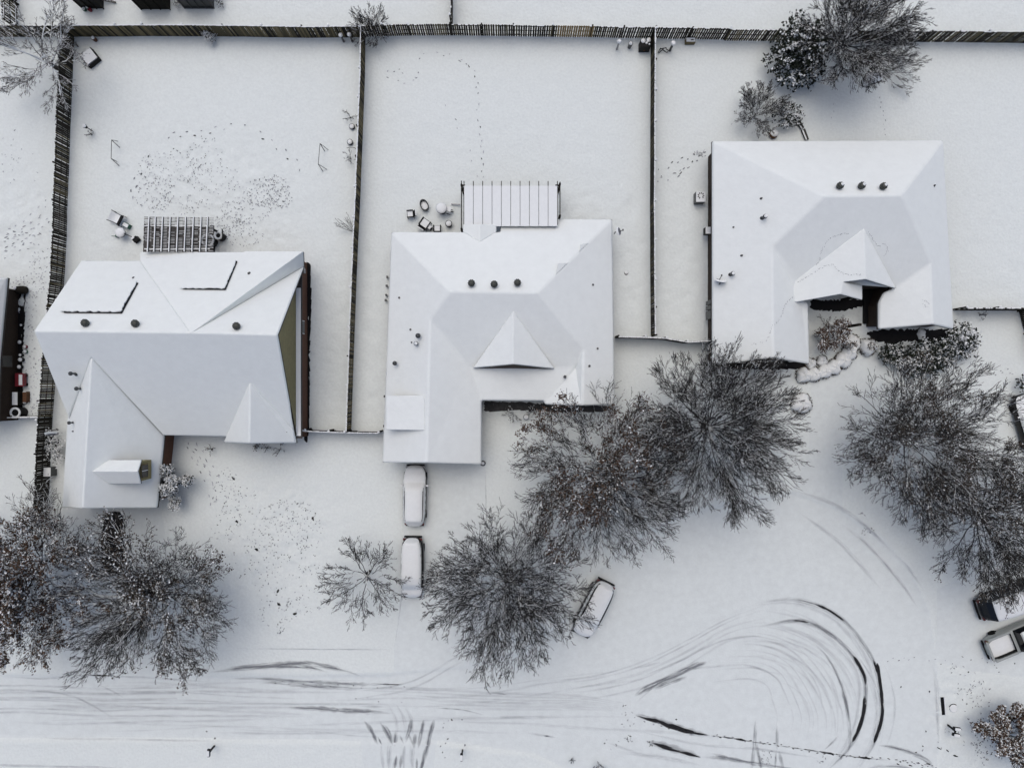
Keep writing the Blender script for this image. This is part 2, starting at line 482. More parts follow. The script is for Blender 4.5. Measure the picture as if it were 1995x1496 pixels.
# long tracks along the lower road
grey.add([(405, 1309), (440, 1304), (500, 1298), (545, 1293), (590, 1291), (630, 1296), (670, 1305), (705, 1318)], 7, 2.5, 1.3, .15)
grey.add([(480, 1302), (540, 1298), (580, 1297), (610, 1301), (638, 1309)], 6, 1.5, 1.2, .2)
grey.add([(440, 1322), (520, 1323), (600, 1328), (690, 1333), (785, 1333)], 5, 3, .9, .3)
grey.add([(500, 1329), (560, 1332), (620, 1337), (710, 1343)], 7, 2, .85, .3)
dark.add([(735, 1333), (760, 1334), (783, 1334)], 2.5, .5, .9, .4)
grey.add([(560, 1378), (610, 1380), (650, 1383), (700, 1386), (766, 1390)], 7, 1.6, 1.2, .25)
grey.add([(690, 1376), (760, 1378)], 4, 1.5, .5, .3)
for y0, y1, xe in ((1338, 1341, 480), (1362, 1362, 300), (1383, 1382, 420), (1347, 1352, 260), (1352, 1349, 700), (1390, 1396, 620), (1366, 1372, 800)):
    faint.add([(-120, y0), (60, y0 - 2), (200, (y0 + y1) / 2 + 3), (340, y1 - 1), (xe, y1)], rnd.uniform(3, 7), 4, 1.1)
faint.add([(40, 1346), (110, 1350), (165, 1368), (228, 1405)], 4, 2, 1.5)
faint.add([(190, 1334), (215, 1346), (240, 1361)], 4, 1, 1.6)
faint.add([(0, 1318), (90, 1322), (160, 1316), (300, 1322), (420, 1330)], 5, 3, 1)
dark.add([(168, 1315), (195, 1316), (222, 1317)], 3, .6, .8, .3)
faint.add([(72, 1438), (200, 1440), (420, 1443)], 4, 2, 1.1)
faint.add([(-60, 1488), (40, 1491), (160, 1494), (240, 1495)], 6, 2, 1.4)
for a in (0, 14):
    faint.add([(690, 1348 + a), (780, 1334 + a), (830, 1315 + a), (880, 1285 + a), (925, 1262 + a)], 5, 2, 1.0)
for a in range(6):
    faint.add([(700 + 30 * a, 1340 + 6 * a), (860, 1345 + 7 * a), (1000, 1352 + 6 * a), (1130, 1356 + 5 * a), (1230, 1372 + 3 * a)], rnd.uniform(3, 7), 4, .9)
grey.add([(955, 1349), (990, 1354)], 2.5, .5, .9); grey.add([(845, 1380), (900, 1384), (945, 1394)], 2.5, 1, .7, .5)
# fan of tracks at the driveway across the road
for c, w in (([(708, 1403), (722, 1422), (735, 1452)], 5.5), ([(740, 1407), (755, 1428), (764, 1453)], 7), ([(771, 1424), (768, 1454)], 7), ([(803, 1400), (797, 1425), (789, 1447)], 7),
             ([(809, 1429), (806, 1460)], 8), ([(826, 1402), (820, 1430), (814, 1458)], 6), ([(846, 1402), (837, 1432), (829, 1465), (820, 1500)], 6.5), ([(778, 1432), (786, 1450)], 5),
             ([(795, 1430), (804, 1452)], 5), ([(735, 1435), (744, 1452)], 4), ([(773, 1470), (766, 1505)], 6), ([(782, 1468), (779, 1500)], 5), ([(812, 1475), (811, 1505)], 5), ([(826, 1478), (819, 1505)], 7)):
    grey.add(c, w, .5, 1.3, .2)
for x in (756, 762, 790, 800, 808, 742):
    faint.add([(x, 1445), (x + rnd.uniform(-5, 5), 1475), (x + rnd.uniform(-6, 6), 1505)], 7, .8, 1.3)
for x in (770, 800, 786):
    faint.add([(x - 15, 1372), (x, 1400), (x + 4, 1440)], 8, 1.2, 1.2)
# dirty tracks at the lower edge
dark.add([(1238, 1393), (1262, 1401), (1285, 1406), (1310, 1418), (1345, 1427), (1384, 1433)], 5.5, 1.5, 1.3, .4)
dark.add([(1302, 1410), (1325, 1419), (1348, 1427), (1358, 1428)], 7, .4, 1.5, .2)
grey.add([(1236, 1392), (1290, 1407), (1340, 1424), (1380, 1432)], 9, 1, 1.1, .3)
dark.add([(1270, 1447), (1300, 1457), (1335, 1467), (1366, 1476)], 6.0, .8, 1.3, .35)
grey.add([(1258, 1444), (1310, 1458), (1366, 1476)], 10, .8, 1.0, .3)
grey.add([(1366, 1474), (1420, 1479), (1470, 1487), (1560, 1500)], 6, 1.5, .8, .3)
grey.add([(1386, 1467), (1420, 1478), (1466, 1486)], 6, 1, 1.0, .2)
faint.add([(1200, 1465), (1290, 1476), (1370, 1492)], 9, 2, 1.4); faint.add([(1180, 1445), (1250, 1470)], 6, 1, 1.2)
faint.add([(1245, 1425), (1360, 1450), (1480, 1460), (1600, 1478)], 6, 3, 1.2)
faint.add([(1025, 1428), (1085, 1438)], 5, .6, 1.8); dark.add([(1059, 1434), (1072, 1435)], 3, .3, .5, .3)
for c, w in (([(1473, 1402), (1471, 1440), (1464, 1505)], 5), ([(1473, 1440), (1478, 1470), (1485, 1505)], 5.5), ([(1515, 1412), (1514, 1462)], 5.5), ([(1513, 1462), (1510, 1500)], 4), ([(1518, 1462), (1527, 1500)], 6), ([(1635, 1433), (1622, 1448), (1605, 1462)], 4)):
    grey.add(c, w, .6, .75, .2)
grey.add([(1712, 1452), (1745, 1457), (1785, 1470), (1812, 1486), (1826, 1505)], 6, 1, .9, .2)
grey.add([(1690, 1496), (1740, 1492), (1790, 1500)], 6, 1, .6)
for c in ([(1545, 956), (1600, 972), (1655, 1000), (1700, 1036), (1742, 1078)], [(1740, 1075), (1775, 1112), (1800, 1150)], [(1640, 1020), (1700, 1070), (1760, 1140), (1790, 1185)], [(1560, 1000), (1640, 1060), (1720, 1150)], [(1818, 1290), (1825, 1340), (1827, 1400), (1829, 1450)]):
    faint.add(c, 8, 2, 1.5)
for c in ([(784, 1030), (783, 1150), (768, 1262)], [(480, 1263), (620, 1264), (766, 1265)], [(946, 915), (948, 1100), (950, 1290)], [(786, 905), (785, 1040)]):
    faint.add(c, 3, 2, 1.5)
for _ in range(26):      # many soft overlapping ruts on the road
    y0 = rnd.uniform(1326, 1432); x0 = rnd.uniform(-60, 900); L_ = rnd.uniform(200, 620); sl = rnd.uniform(-.05, .05)
    p_ = [(x0 + L_ * t, y0 + sl * L_ * t + rnd.uniform(-3, 3) + (1.0 if x0 + L_ * t > 900 else 0) * -.12 * (x0 + L_ * t - 900) * (1 if y0 < 1390 else -.3)) for t in (0, .25, .5, .75, 1)]
    faint.add(p_, rnd.uniform(3, 8), 3, rnd.uniform(.4, .9))
for _ in range(44):
    a0 = rnd.uniform(-1.9, -.4); a1 = a0 + rnd.uniform(.5, 1.6); rx = rnd.uniform(90, 260); cx_, cy_ = 1470 + rnd.uniform(-25, 25), 1390 + rnd.uniform(-20, 20)
    faint.add([(cx_ + rx * math.cos(a0 + (a1 - a0) * t), cy_ + rx * .85 * math.sin(a0 + (a1 - a0) * t)) for t in (0, .2, .4, .6, .8, 1)], rnd.uniform(3, 8), 3, rnd.uniform(.35, .9))
faint.build('road_faint_markings', M['track_faint'])
grey.build('road_slush_markings', M['track_grey'])
dark.build('road_tyre_markings', M['track_dark'])

class Prints:
    """shallow footprints pressed into the snow: small draped ovals"""
    def __init__(self): self.v, self.f, self.mi = [], [], []
    def one(self, px, py, ang, ln=0.26, w=0.11, mi=1):
        c = P(px, py)
        b = len(self.v)
        n = 7
        ca, sa = math.cos(ang), math.sin(ang)
        jit = [rnd.uniform(.5, 1.3) for _ in range(n)]
        for i in range(n):
            t = 2 * math.pi * i / n
            x, y = ln / 2 * math.cos(t) * jit[i], w / 2 * math.sin(t) * jit[i]
            X, Y = c.x + x * ca - y * sa, c.y + x * sa + y * ca
            self.v.append((X, Y, gz(X, Y) + 0.022))
        self.f.append(list(range(b, b + n))); self.mi.append(mi)
    def trail(self, pts, step=0.55, gap=5, ln=.26, w=.11, pal=(1, 1, 2, 0), miss=.1, double=True):
        c = catmull([Vector(P(a, b).xy) for a, b in pts], 0.1)
        acc, side = 0.0, 1
        for i in range(1, len(c)):
            acc += (c[i] - c[i - 1]).length
            if acc > step * rnd.uniform(.75, 1.25):
                acc = 0; side = -side
                if rnd.random() < miss: continue
                d = (c[i] - c[i - 1]).normalized()
                o = Vector((-d.y, d.x)) * side * gap * S / 2 * rnd.uniform(.6, 1.4) if double else Vector((0, 0))
                q = c[i] + o
                self.one(q.x / S + CX, -q.y / S + CY, math.atan2(d.y, d.x) + rnd.uniform(-.35, .35), ln * rnd.uniform(.75, 1.2), w * rnd.uniform(.8, 1.2), rnd.choice(pal))
    def scatter(self, n, cx, cy, rx, ry, ln=(.07, .17), pal=(2, 1, 2, 2, 1, 2, 1, 0), ang=None):
        for _ in range(n):
            a, r = rnd.uniform(0, 6.28), math.sqrt(rnd.random())
            self.one(cx + rx * r * math.cos(a), cy + ry * r * math.sin(a), rnd.uniform(0, 3.14) if ang is None else ang + rnd.gauss(0, .5), rnd.uniform(*ln), rnd.uniform(.035, .08), rnd.choice(pal))
    def build(self, name):
        me = bpy.data.meshes.new(name)
        me.from_pydata(self.v, [], self.f)
        for m in ('print_dark', 'print_grey', 'print_pale'): me.materials.append(M[m])
        me.polygons.foreach_set("material_index", self.mi)
        o = link(bpy.data.objects.new(name, me))
        return tag(o, kind='stuff')

q = Prints()          # back garden of the house with solar panels
for cx, cy, rx, ry, n in ((330, 330, 65, 40, 90), (300, 375, 40, 35, 65), (400, 300, 40, 35, 32), (420, 350, 60, 30, 55), (520, 375, 48, 28, 110), (480, 410, 50, 30, 90),
                          (440, 440, 40, 20, 70), (545, 390, 25, 20, 45), (345, 400, 70, 20, 60), (470, 460, 45, 20, 50), (535, 352, 25, 10, 25)):
    q.scatter(int(n * 1.5), cx, cy, rx, ry)
q.trail([(315, 278), (330, 265), (355, 262), (385, 260), (410, 258), (437, 250), (460, 246), (490, 254), (520, 272), (555, 297), (580, 320)], .5, 9, .22, .09, (1, 1, 0, 2))
q.trail([(585, 315), (588, 340), (580, 365)], .6, 6); q.trail([(300, 300), (280, 330), (262, 360), (255, 390)], .45, 8)
q.build('trampled_snow')
q = Prints()          # front lawn and walk of the same house
q.trail([(365, 860), (385, 895), (405, 930), (415, 960), (418, 990)], .3, 12, .3, .08, (2, 2, 1)); q.trail([(370, 850), (392, 890), (418, 925), (430, 960)], .3, 14, .3, .08, (2, 2, 1))
for cx, cy, rx, ry, n in ((440, 950, 30, 40, 55), (470, 985, 40, 40, 60), (560, 1000, 55, 28, 100), (540, 1050, 60, 45, 100), (590, 1030, 40, 40, 60), (500, 1090, 50, 60, 60), (560, 1130, 60, 50, 60), (540, 1190, 40, 35, 40), (590, 1180, 50, 20, 35), (440, 1030, 30, 40, 30), (610, 1080, 30, 50, 30), (545, 1222, 10, 12, 14)):
    q.scatter(n, cx, cy, rx, ry, (.06, .19), (1, 2, 0, 2, 2, 1, 1))
for p in ((455, 932), (462, 1016), (610, 1010), (541, 1152), (640, 1154), (543, 1176), (500, 1070), (575, 1195)):
    q.one(*p, rnd.uniform(0, 3), .36, .2, 0)
q.build('trampled_snow')
q = Prints()          # neighbour's side yard
for k in range(5):
    q.trail([(0, 455 + 12 * k), (30, 450 + 9 * k), (62, 425 + 14 * k), (85, 400 + 24 * k), (102, 385 + 26 * k)], .3, 12, .24, .07, (2, 2, 1))
q.trail([(0, 452), (40, 455), (95, 460)], .5, 5, .26, .08, (1, 2)); q.trail([(25, 560), (55, 545), (90, 535)], .3, 14, .2, .08, (1, 2))
for cx, cy, rx, ry, n in ((60, 560, 45, 25, 70), (45, 600, 30, 40, 40), (75, 530, 20, 40, 40), (62, 700, 15, 80, 60), (20, 290, 25, 40, 14), (40, 330, 40, 40, 12), (68, 790, 8, 22, 20)):
    q.scatter(n, cx, cy, rx, ry, (.08, .2), (2, 2, 1, 2))
q.build('trampled_snow')
q = Prints()          # animal trails in the middle garden
q.trail([(888, 112), (905, 118), (925, 145), (930, 180), (932, 220), (936, 260), (940, 310), (940, 355)], .42, 4, .2, .08, (1, 1, 0, 2), .25)
q.trail([(825, 168), (850, 190), (880, 225), (900, 265), (912, 290), (925, 325), (935, 352)], .6, 4, .18, .07, (1, 2), .3)
q.trail([(888, 112), (860, 106), (830, 108), (815, 115), (822, 132), (812, 150), (790, 160), (760, 157), (752, 148), (760, 138), (780, 138), (788, 143)], .4, 5, .18, .07, (1, 2, 1), .25)
q.trail([(790, 160), (815, 152), (800, 148)], .5, 4, .15, .07, (2,)); q.trail([(888, 112), (912, 130)], .4, 4, .2, .08, (1, 0))
q.build('trampled_snow')
q = Prints()          # trail to the meter beside the right house
q.trail([(1383, 297), (1345, 307), (1315, 317), (1292, 330)], .38, 5, .24, .1, (1, 0, 1), .05); q.trail([(1378, 300), (1350, 317), (1325, 336), (1305, 343)], .38, 5, .24, .1, (1, 0, 1), .05)
q.trail([(1340, 330), (1315, 343), (1288, 352)], .4, 8, .22, .09, (1, 2)); q.trail([(1290, 325), (1284, 345), (1286, 358)], .3, 8, .14, .09, (0, 1, 2))
q.scatter(16, 1365, 300, 14, 6, (.15, .3), (0, 1, 2)); q.trail([(1410, 270), (1420, 250), (1430, 240)], .5, 4, .15, .06, (2,))
q.trail([(1719, 182), (1714, 200), (1724, 232), (1722, 250), (1727, 268)], .3, 3, .13, .06, (1, 2)); q.trail([(1626, 190), (1622, 225), (1615, 250)], .5, 3, .12, .06, (2,))
q.build('trampled_snow')
q = Prints()          # walkers and animals at the lower edge, and the east verge
q.trail([(1485, 1447), (1520, 1452), (1560, 1460), (1600, 1466), (1650, 1473), (1700, 1477), (1730, 1480), (1780, 1486), (1830, 1496)], .22, 3, .2, .08, (0, 1, 0), .1)
q.trail([(1384, 1432), (1420, 1437), (1460, 1444), (1490, 1448)], .25, 3, .2, .1, (0, 0, 1), .25)
q.trail([(1250, 1400), (1280, 1410), (1320, 1420)], .25, 6, .2, .1, (0, 1, 2), .2); q.trail([(1740, 1482), (1790, 1490), (1826, 1497)], .4, 10, .3, .1, (0, 1))
q.trail([(1722, 1286), (1760, 1284), (1795, 1282), (1825, 1286)], .35, 5, .14, .07, (1, 2), .2); q.trail([(1792, 1448), (1800, 1452), (1796, 1460), (1785, 1470)], .3, 5, .2, .1, (0, 1))
q.trail([(1815, 1450), (1835, 1458), (1850, 1464), (1872, 1477)], .7, 2, .34, .1, (0,), 0)
for cx, cy, rx, ry, n in ((1895, 1345, 40, 22, 34), (1905, 1380, 30, 30, 18), (1905, 1420, 16, 60, 40), (1918, 1440, 18, 50, 60), (1890, 1300, 60, 25, 14), (1855, 1300, 10, 10, 8), (1850, 1440, 30, 30, 10),
                          (1220, 1395, 22, 22, 12), (1228, 1440, 10, 8, 9), (1205, 1450, 30, 18, 10), (1268, 1448, 8, 6, 10), (1690, 1035, 14, 8, 16), (1680, 1000, 10, 6, 5), (1495, 1474, 18, 14, 24), (1600, 1480, 10, 8, 10)):
    q.scatter(n, cx, cy, rx, ry, (.10, .2), (0, 1, 0, 1, 2))
q.trail([(880, 1437), (862, 1452), (860, 1468), (862, 1480), (868, 1478)], .32, 4, .16, .09, (0, 1), .05); q.trail([(884, 1477), (893, 1470)], .5, 4, .3, .1, (1,), 0)
q.trail([(908, 1442), (909, 1450), (906, 1458)], .3, 4, .2, .09, (0, 1), 0); q.trail([(860, 1426), (862, 1415), (872, 1404)], .3, 3, .14, .08, (1, 2), 0)
q.trail([(520, 1329), (560, 1330), (600, 1331), (660, 1337), (720, 1338), (790, 1335)], .5, 5, .14, .08, (1, 0, 1), .3); q.trail([(590, 1378), (650, 1380), (680, 1384)], .9, 3, .2, .1, (1,), .2)
q.trail([(630, 1352), (700, 1360), (740, 1365), (790, 1365)], .8, 6, .14, .08, (1, 2), .3)
for p in ((402, 1425), (418, 1438), (880, 1403), (900, 1403), (1318, 1402), (1756, 1338), (1811, 1347), (1805, 1425), (1977, 1292), (1886, 1308)):
    q.one(*p, rnd.uniform(0, 3), .16, .12, 0)
q.trail([(1908, 703), (1930, 710), (1950, 720), (1975, 726)], .5, 6, .15, .08, (2, 1)); q.trail([(1925, 730), (1950, 728), (1972, 724)], .5, 4, .15, .08, (2, 1))
q.build('trampled_snow')

def flat_patch(name, pts, m, dz, ragged=0.08):
    c = [Vector(P(a, b).xy) for a, b in pts]
    out = []
    for i in range(len(c)):
        a, b = c[i], c[(i + 1) % len(c)]
        n = max(2, int((b - a).length / .12))
        for k in range(n):
            p = a.lerp(b, k / n)
            out.append(p + Vector((rnd.uniform(-ragged, ragged), rnd.uniform(-ragged, ragged))))
    cen = sum(out, Vector((0, 0))) / len(out)
    mb = MB()
    vs = []
    for k in (1.0, .6, .25):
        for p in out:
            q = cen.lerp(p, k); vs.append((q.x, q.y, gz(q.x, q.y) + dz))
    n = len(out)
    fs = [(r * n + i, r * n + (i + 1) % n, (r + 1) * n + (i + 1) % n, (r + 1) * n + i) for r in range(2) for i in range(n)]
    fs.append(tuple(2 * n + i for i in range(n)))
    mb.add(vs, fs)
    o = mb.build(name, m); o["kind"] = "structure"
    return o
flat_patch('bare_road_surface', [(206, 1000), (218, 996), (232, 997), (241, 1006), (243, 1030), (242, 1060), (240, 1100), (236, 1120), (198, 1118), (196, 1070), (198, 1035)], M['asphalt'], .03, .06)
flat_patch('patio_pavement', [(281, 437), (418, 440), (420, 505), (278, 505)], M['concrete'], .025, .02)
flat_patch('soil_and_shade_ground', [(1578, 585), (1684, 583), (1684, 596), (1640, 606), (1600, 606), (1578, 600)], M['asphalt'], .02, .1)  # shaded courtyard snow put in as a dark patch below the gable
flat_patch('soil_and_shade_ground', [(1688, 648), (1720, 642), (1850, 643), (1846, 660), (1815, 668), (1770, 664), (1730, 670), (1696, 662)], M['asphalt'], .02, .12)  # dark mulch bed below the east gable
flat_patch('soil_and_shade_ground', [(942, 784), (1064, 786), (1120, 792), (1190, 792), (1185, 800), (1080, 803), (1000, 797), (945, 800)], M['concrete'], .02, .12)  # bare soil, with the dusk under the porch eave painted in
flat_patch('soil_and_shade_ground', [(599, 511), (606, 514), (605, 600), (602, 720), (600, 862), (594, 864), (597, 700)], M['asphalt'], .02, .1)  # shadow at the foot of the east wall, laid as a dark strip
flat_patch('soil_and_shade_ground', [(33, 560), (50, 565), (47, 640), (45, 720), (44, 810), (33, 812)], M['asphalt'], .02, .08)  # dark strip along the neighbour wall
flat_patch('soil_and_shade_ground', [(1392, 702), (1576, 706), (1574, 716), (1500, 720), (1396, 718)], M['asphalt'], .02, .1)  # dark bed plus painted shade under the garage gable
# ------------------------------------------------------------------ houses
def inset(poly, d):
    """poly: list of 2D Vectors; shrink it by d"""
    n = len(poly)
    area = sum(poly[i].x * poly[(i + 1) % n].y - poly[(i + 1) % n].x * poly[i].y for i in range(n))
    sgn = 1 if area > 0 else -1
    out = []
    for i in range(n):
        a, b, c = poly[i - 1], poly[i], poly[(i + 1) % n]
        d1, d2 = (b - a).normalized(), (c - b).normalized()
        n1, n2 = Vector((-d1.y, d1.x)) * sgn, Vector((-d2.y, d2.x)) * sgn
        m = n1 + n2
        if m.length < 1e-4: m = n1
        m.normalize()
        k = d / max(0.35, m.dot(n1))
        out.append(b + m * k)
    return out

def roof(parent, V, faces, name='roof', thick=0.16, trim=0.2, trim_mat='fascia', bev=0.22, snow='roof_snow', soffit=True):
    """V: {key: Vector}; faces: lists of keys. Snow blanket with a soft edge, and the trim board with soffit under it as a sub-part."""
    keys = list(V)
    ix = {k: i for i, k in enumerate(keys)}
    F = []
    for f in faces:
        a = [ix[k] for k in f]
        n = Vector((0, 0, 0))
        for i in range(len(a)):
            p, q = V[keys[a[i]]], V[keys[a[(i + 1) % len(a)]]]
            n += p.cross(q)
        F.append(a if n.z > 0 else a[::-1])
    cnt = {}
    for a in F:
        for i in range(len(a)):
            e = (a[i], a[(i + 1) % len(a)])
            cnt[e] = cnt.get(e, 0) + 1
    bnd = [e for e in cnt if (e[1], e[0]) not in cnt]
    mb = MB()
    top = [V[k] for k in keys]
    low = [p - Vector((0, 0, thick)) for p in top]
    mb.add(top + low, F + [(b, a, a + len(top), b + len(top)) for a, b in bnd])
    o = mb.build(name, M[snow], parent)
    if bev: bevel(o, bev, 3, 6)
    if trim:
        tb = MB()
        l2 = [p - Vector((0, 0, thick + trim)) for p in top]
        sof = [[i + len(top) for i in a[::-1]] for a in F] if soffit else []
        tb.add(low + l2, [(b, a, a + len(top), b + len(top)) for a, b in bnd] + sof)
        tb.build('trim_board', M[trim_mat], o)
    return o

def walls(parent, poly_px, z_eave, d, m, ztop=None, name='wall'):
    pl = inset([Vector(P(x, y, z_eave).xy) for x, y in poly_px], d)
    mb = MB()
    n = len(pl)
    zt = z_eave - .1 if ztop is None else ztop
    zs = zt if isinstance(zt, list) else [zt] * n
    for i in range(n):
        a, b = pl[i], pl[(i + 1) % n]
        mb.quad((a.x, a.y, -.3), (b.x, b.y, -.3), (b.x, b.y, zs[(i + 1) % n]), (a.x, a.y, zs[i]))
    return mb.build(name, M[m], parent), pl

def turbine(parent, p, wind=(1, 0), cap=True, r=.24, snow=0.0):
    """turbine roof vent: short pipe and a finned ball"""
    mb = MB()
    mb.lathe(p, [(.13, -.25), (.13, .12), (.19, .13), (.22, .17)], 14)
    n = 20
    prof = [(.20, .17), (r, .26), (r + .02, .36), (r, .46), (.15, .54), (.03, .57)]
    vs, fs = [], []
    for k, (rr, z) in enumerate(prof):
        for i in range(n):
            t = 2 * math.pi * i / n + k * .12
            q = rr * (1.0 if i % 2 else .86)
            vs.append((p[0] + q * math.cos(t), p[1] + q * math.sin(t), p[2] + z))
    for k in range(len(prof) - 1):
        for i in range(n):
            fs.append((k * n + i, k * n + (i + 1) % n, (k + 1) * n + (i + 1) % n, (k + 1) * n + i))
    fs.append(tuple((len(prof) - 1) * n + i for i in range(n)))
    mb.add(vs, fs)
    o = mb.build('turbine_vent', M['turbine'], parent)
    if snow:
        c = MB()
        c.lathe((p[0] + wind[0], p[1] + wind[1], p[2] + .5), [(snow, 0), (snow, .05), (snow * .6, .10)], 12)
        c.build('snow_cap', M['cap_snow'], o)
    return o

def pipe(parent, p, r=.06, h=.4, hood=False, snow=False):
    mb = MB()
    mb.lathe((p[0], p[1], p[2] - .2), [(r, 0), (r, h + .2)], 10)
    mb.lathe((p[0], p[1], p[2] - .1), [(r * 2.4, 0), (r * 1.2, .16)], 10)
    if hood: mb.lathe((p[0], p[1], p[2] + h), [(r * .8, -.02), (r * 2.0, .04), (r * 2.0, .12), (r * .6, .22)], 12)
    o = mb.build('vent_pipe', M['metal'], parent)
    if snow:
        c = MB(); t = h + (.17 if hood else 0)
        c.lathe((p[0], p[1], p[2] + t), [(r * 1.3, 0), (r * 1.5, .05), (r * .7, .1)], 10)
        c.build('snow_cap', M['cap_snow'], o)
    return o

def dish(parent, p, face, r=.38, tilt=60):
    """satellite dish on a bent mast: face = horizontal direction the bowl looks to"""
    f = Vector((face[0], face[1], 0)).normalized()
    mast = MB()
    mast.bar((p[0], p[1], p[2] - .7), (p[0], p[1], p[2] - .1), .05, .05)
    mast.bar((p[0], p[1], p[2] - .1), Vector(p) + f * .12, .05, .05)
    o = mast.build('satellite_dish', M['metal'], parent)
    t = math.radians(tilt)
    nrm = (f * math.sin(t) + Vector((0, 0, 1)) * math.cos(t)).normalized()
    s = nrm.cross(Vector((0, 0, 1))).normalized(); u = s.cross(nrm).normalized()
    mb = MB(); vs, fs = [], []
    n = 20
    for k in range(4):
        q = k / 3
        for i in range(n):
            a = 2 * math.pi * i / n
            vs.append(Vector(p) + f * .12 + s * (r * q * math.cos(a)) + u * (r * 1.1 * q * math.sin(a)) + nrm * (.12 * q * q))
    for k in range(3):
        for i in range(n):
            fs.append((k * n + i, k * n + (i + 1) % n, (k + 1) * n + (i + 1) % n, (k + 1) * n + i))
    mb.add(vs, fs)
    mb.build('bowl', M['galv'], o, True)
    sn = MB()
    pts = [Vector(p) + f * .12 + s * (r * math.cos(a)) + u * (r * 1.1 * math.sin(a)) + nrm * .12 for a in [math.pi * i / 12 for i in range(13)]]
    inn = [Vector(p) + f * .12 + s * (r * .9 * math.cos(a)) + u * (r * .55 * math.sin(a)) + nrm * .2 for a in [math.pi * i / 12 for i in range(13)]]
    sn.add(pts + inn, [(i, i + 1, 14 + i, 13 + i) for i in range(12)])
    sn.build('snow_cap', M['cap_snow'], o)
    a = MB()
    tip = Vector(p) + f * .12 + nrm * .5
    a.bar(Vector(p) + f * .12 - u * r, tip, .035, .035); a.box(tip, (.08, .12, .08))
    a.build('feed_arm', M['black'], o)
    return o

def gable_wall(parent, a, b, apex, dy, m, name='gable'):
    mb = MB()
    mb.add([(a.x, a.y + dy, a.z - .25), (b.x, b.y + dy, b.z - .25), (apex.x, (a.y + b.y) / 2 + dy, apex.z - .35)], [(0, 1, 2)])
    return mb.build(name, M[m], parent)

E = 2.7
# ---- house with the solar panels
H1 = thing('brick_house', 'snow-roofed brick house with solar panels, a window dormer and an olive gable end', 'house', P(330, 700, 0), 'snow covered family houses')
V = {}
V['rw'] = P(65, 645, 8.2); V['re'] = P(540, 652, 8.2); V['ra'] = P(372, 648, 8.2)
V['nw'] = P(157, 508, E); V['n2'] = P(273, 508, E)
NP = plane(V['rw'], V['re'], V['nw'])
V['ne'] = hit(591, 519, NP)
V['se'] = P(577, 862, E)
SP = plane(V['rw'], V['re'], V['se'])
V['sw'] = hit(133, 815, SP)
V['wn'] = hit(178, 698, SP)
V['c1'] = hit(318, 848, SP); V['c2'] = hit(435, 850, SP)
V['gn'] = hit(487, 745, SP)
V['sk'] = hit(572, 835, SP); V['gs'] = hit(486, 855, SP)
faces = [('rw', 'nw', 'n2', 'ra'), ('ra', 'ne', 're'),
         ('rw', 'ra', 're', 'se', 'gs', 'c2', 'c1', 'wn', 'sw')]
r1 = roof(H1, V, faces)
EXT = plane(V['ra'], P(275, 508, E), P(590, 493, 4.0))
W = {'a': V['ra'] + Vector((0, -.05, .03)), 'b': hit(273, 509, EXT), 'c': hit(273, 491, EXT), 'd': hit(475, 491.5, EXT), 'd2': hit(476, 489.5, EXT), 'e': hit(590, 490, EXT), 'f': hit(591, 519, NP) + Vector((0, 0, .03))}
roof(H1, W, [('a', 'b', 'c', 'd', 'd2', 'e'), ('a', 'e', 'f')])
W = {'n': V['wn'] + Vector((0, .1, .05)), 's': P(160, 991, 6.35), 'w': P(121, 989, E), 'w0': V['sw'], 'e': P(305, 989.5, E), 'e0': P(319, 848, E)}
W['w0'] = P(131, 815, E + .55)
roof(H1, W, [('n', 'w0', 'w', 's'), ('n', 's', 'e', 'e0')])
gw = plane(W['n'], W['s'], W['e'])
W2 = {'n': V['gn'] + Vector((0, .1, .05)), 's': P(485, 864, 5.3), 'w': P(435, 862, E), 'e': P(577, 863, E + .1), 'e0': hit(573, 838, SP) + Vector((0, 0, .10))}
roof(H1, W2, [('n', 'w', 's'), ('n', 's', 'e', 'e0')])
gable_wall(H1, W2['w'] + Vector((.5, 0, 0)), W2['e'] - Vector((.5, 0, 0)), W2['s'] - Vector((0, 0, .35)), .42, 'siding')
gable_wall(H1, W['w'] + Vector((.5, 0, 0)), W['e'] - Vector((.5, 0, 0)), W['s'] - Vector((0, 0, .45)), .9, 'siding')
w1, pl1 = walls(H1, [(157, 508), (273, 508), (273, 491), (591, 491), (591, 862), (435, 862), (435, 850), (319, 850), (305, 990), (122, 990), (133, 815)], E, .42, 'brick')
# brick east wall, the ledge that carries snow, the eave shadow gap and the olive gable
ex = -399 * S
mb = MB(); mb.quad((ex, P(0, 862, 0).y + .5, -.3), (ex, P(0, 515, 0).y - .3, -.3), (ex, P(0, 515, 0).y - .3, E), (ex, P(0, 862, 0).y + .5, E))
mb.build('wall', M['brick'], H1)
yN, yS = P(0, 520, E).y, P(0, 858, E).y
mb = MB(); mb.box((ex + .13, (yN + yS) / 2, E + .06), (.5, yN - yS - .3, .12))
lo = mb.build('ledge', M['fascia'], H1)
mb = MB(); mb.box((ex + .14, (yN + yS) / 2 - .6, E + .17), (.34, yN - yS - 1.9, .09)); bevel(mb.build('snow_cap', M['cap_snow'], lo), .04)
xg = ex - .05
mb = MB()
top = Vector((xg, V['re'].y, 7.7)); mb.add([(xg, yN - .3, E + .1), (xg, yS + .3, E + .1), tuple(top)], [(0, 1, 2)])
mb.build('gable', M['siding'], H1)
mb = MB()
for a, b in (((xg + .06, yN - .4, E + .35), (xg + .06, V['re'].y, 7.6)), ((xg + .06, yS + .4, E + .35), (xg + .06, V['re'].y, 7.6))): mb.bar(a, b, .06, .16)
mb.build('barge_board', M['dark_wood'], H1)
mb = MB()
for yy, w in ((P(0, 530, 0).y, .12),): mb.box((ex + .12, yy, 1.9), (.2, .25, .9))
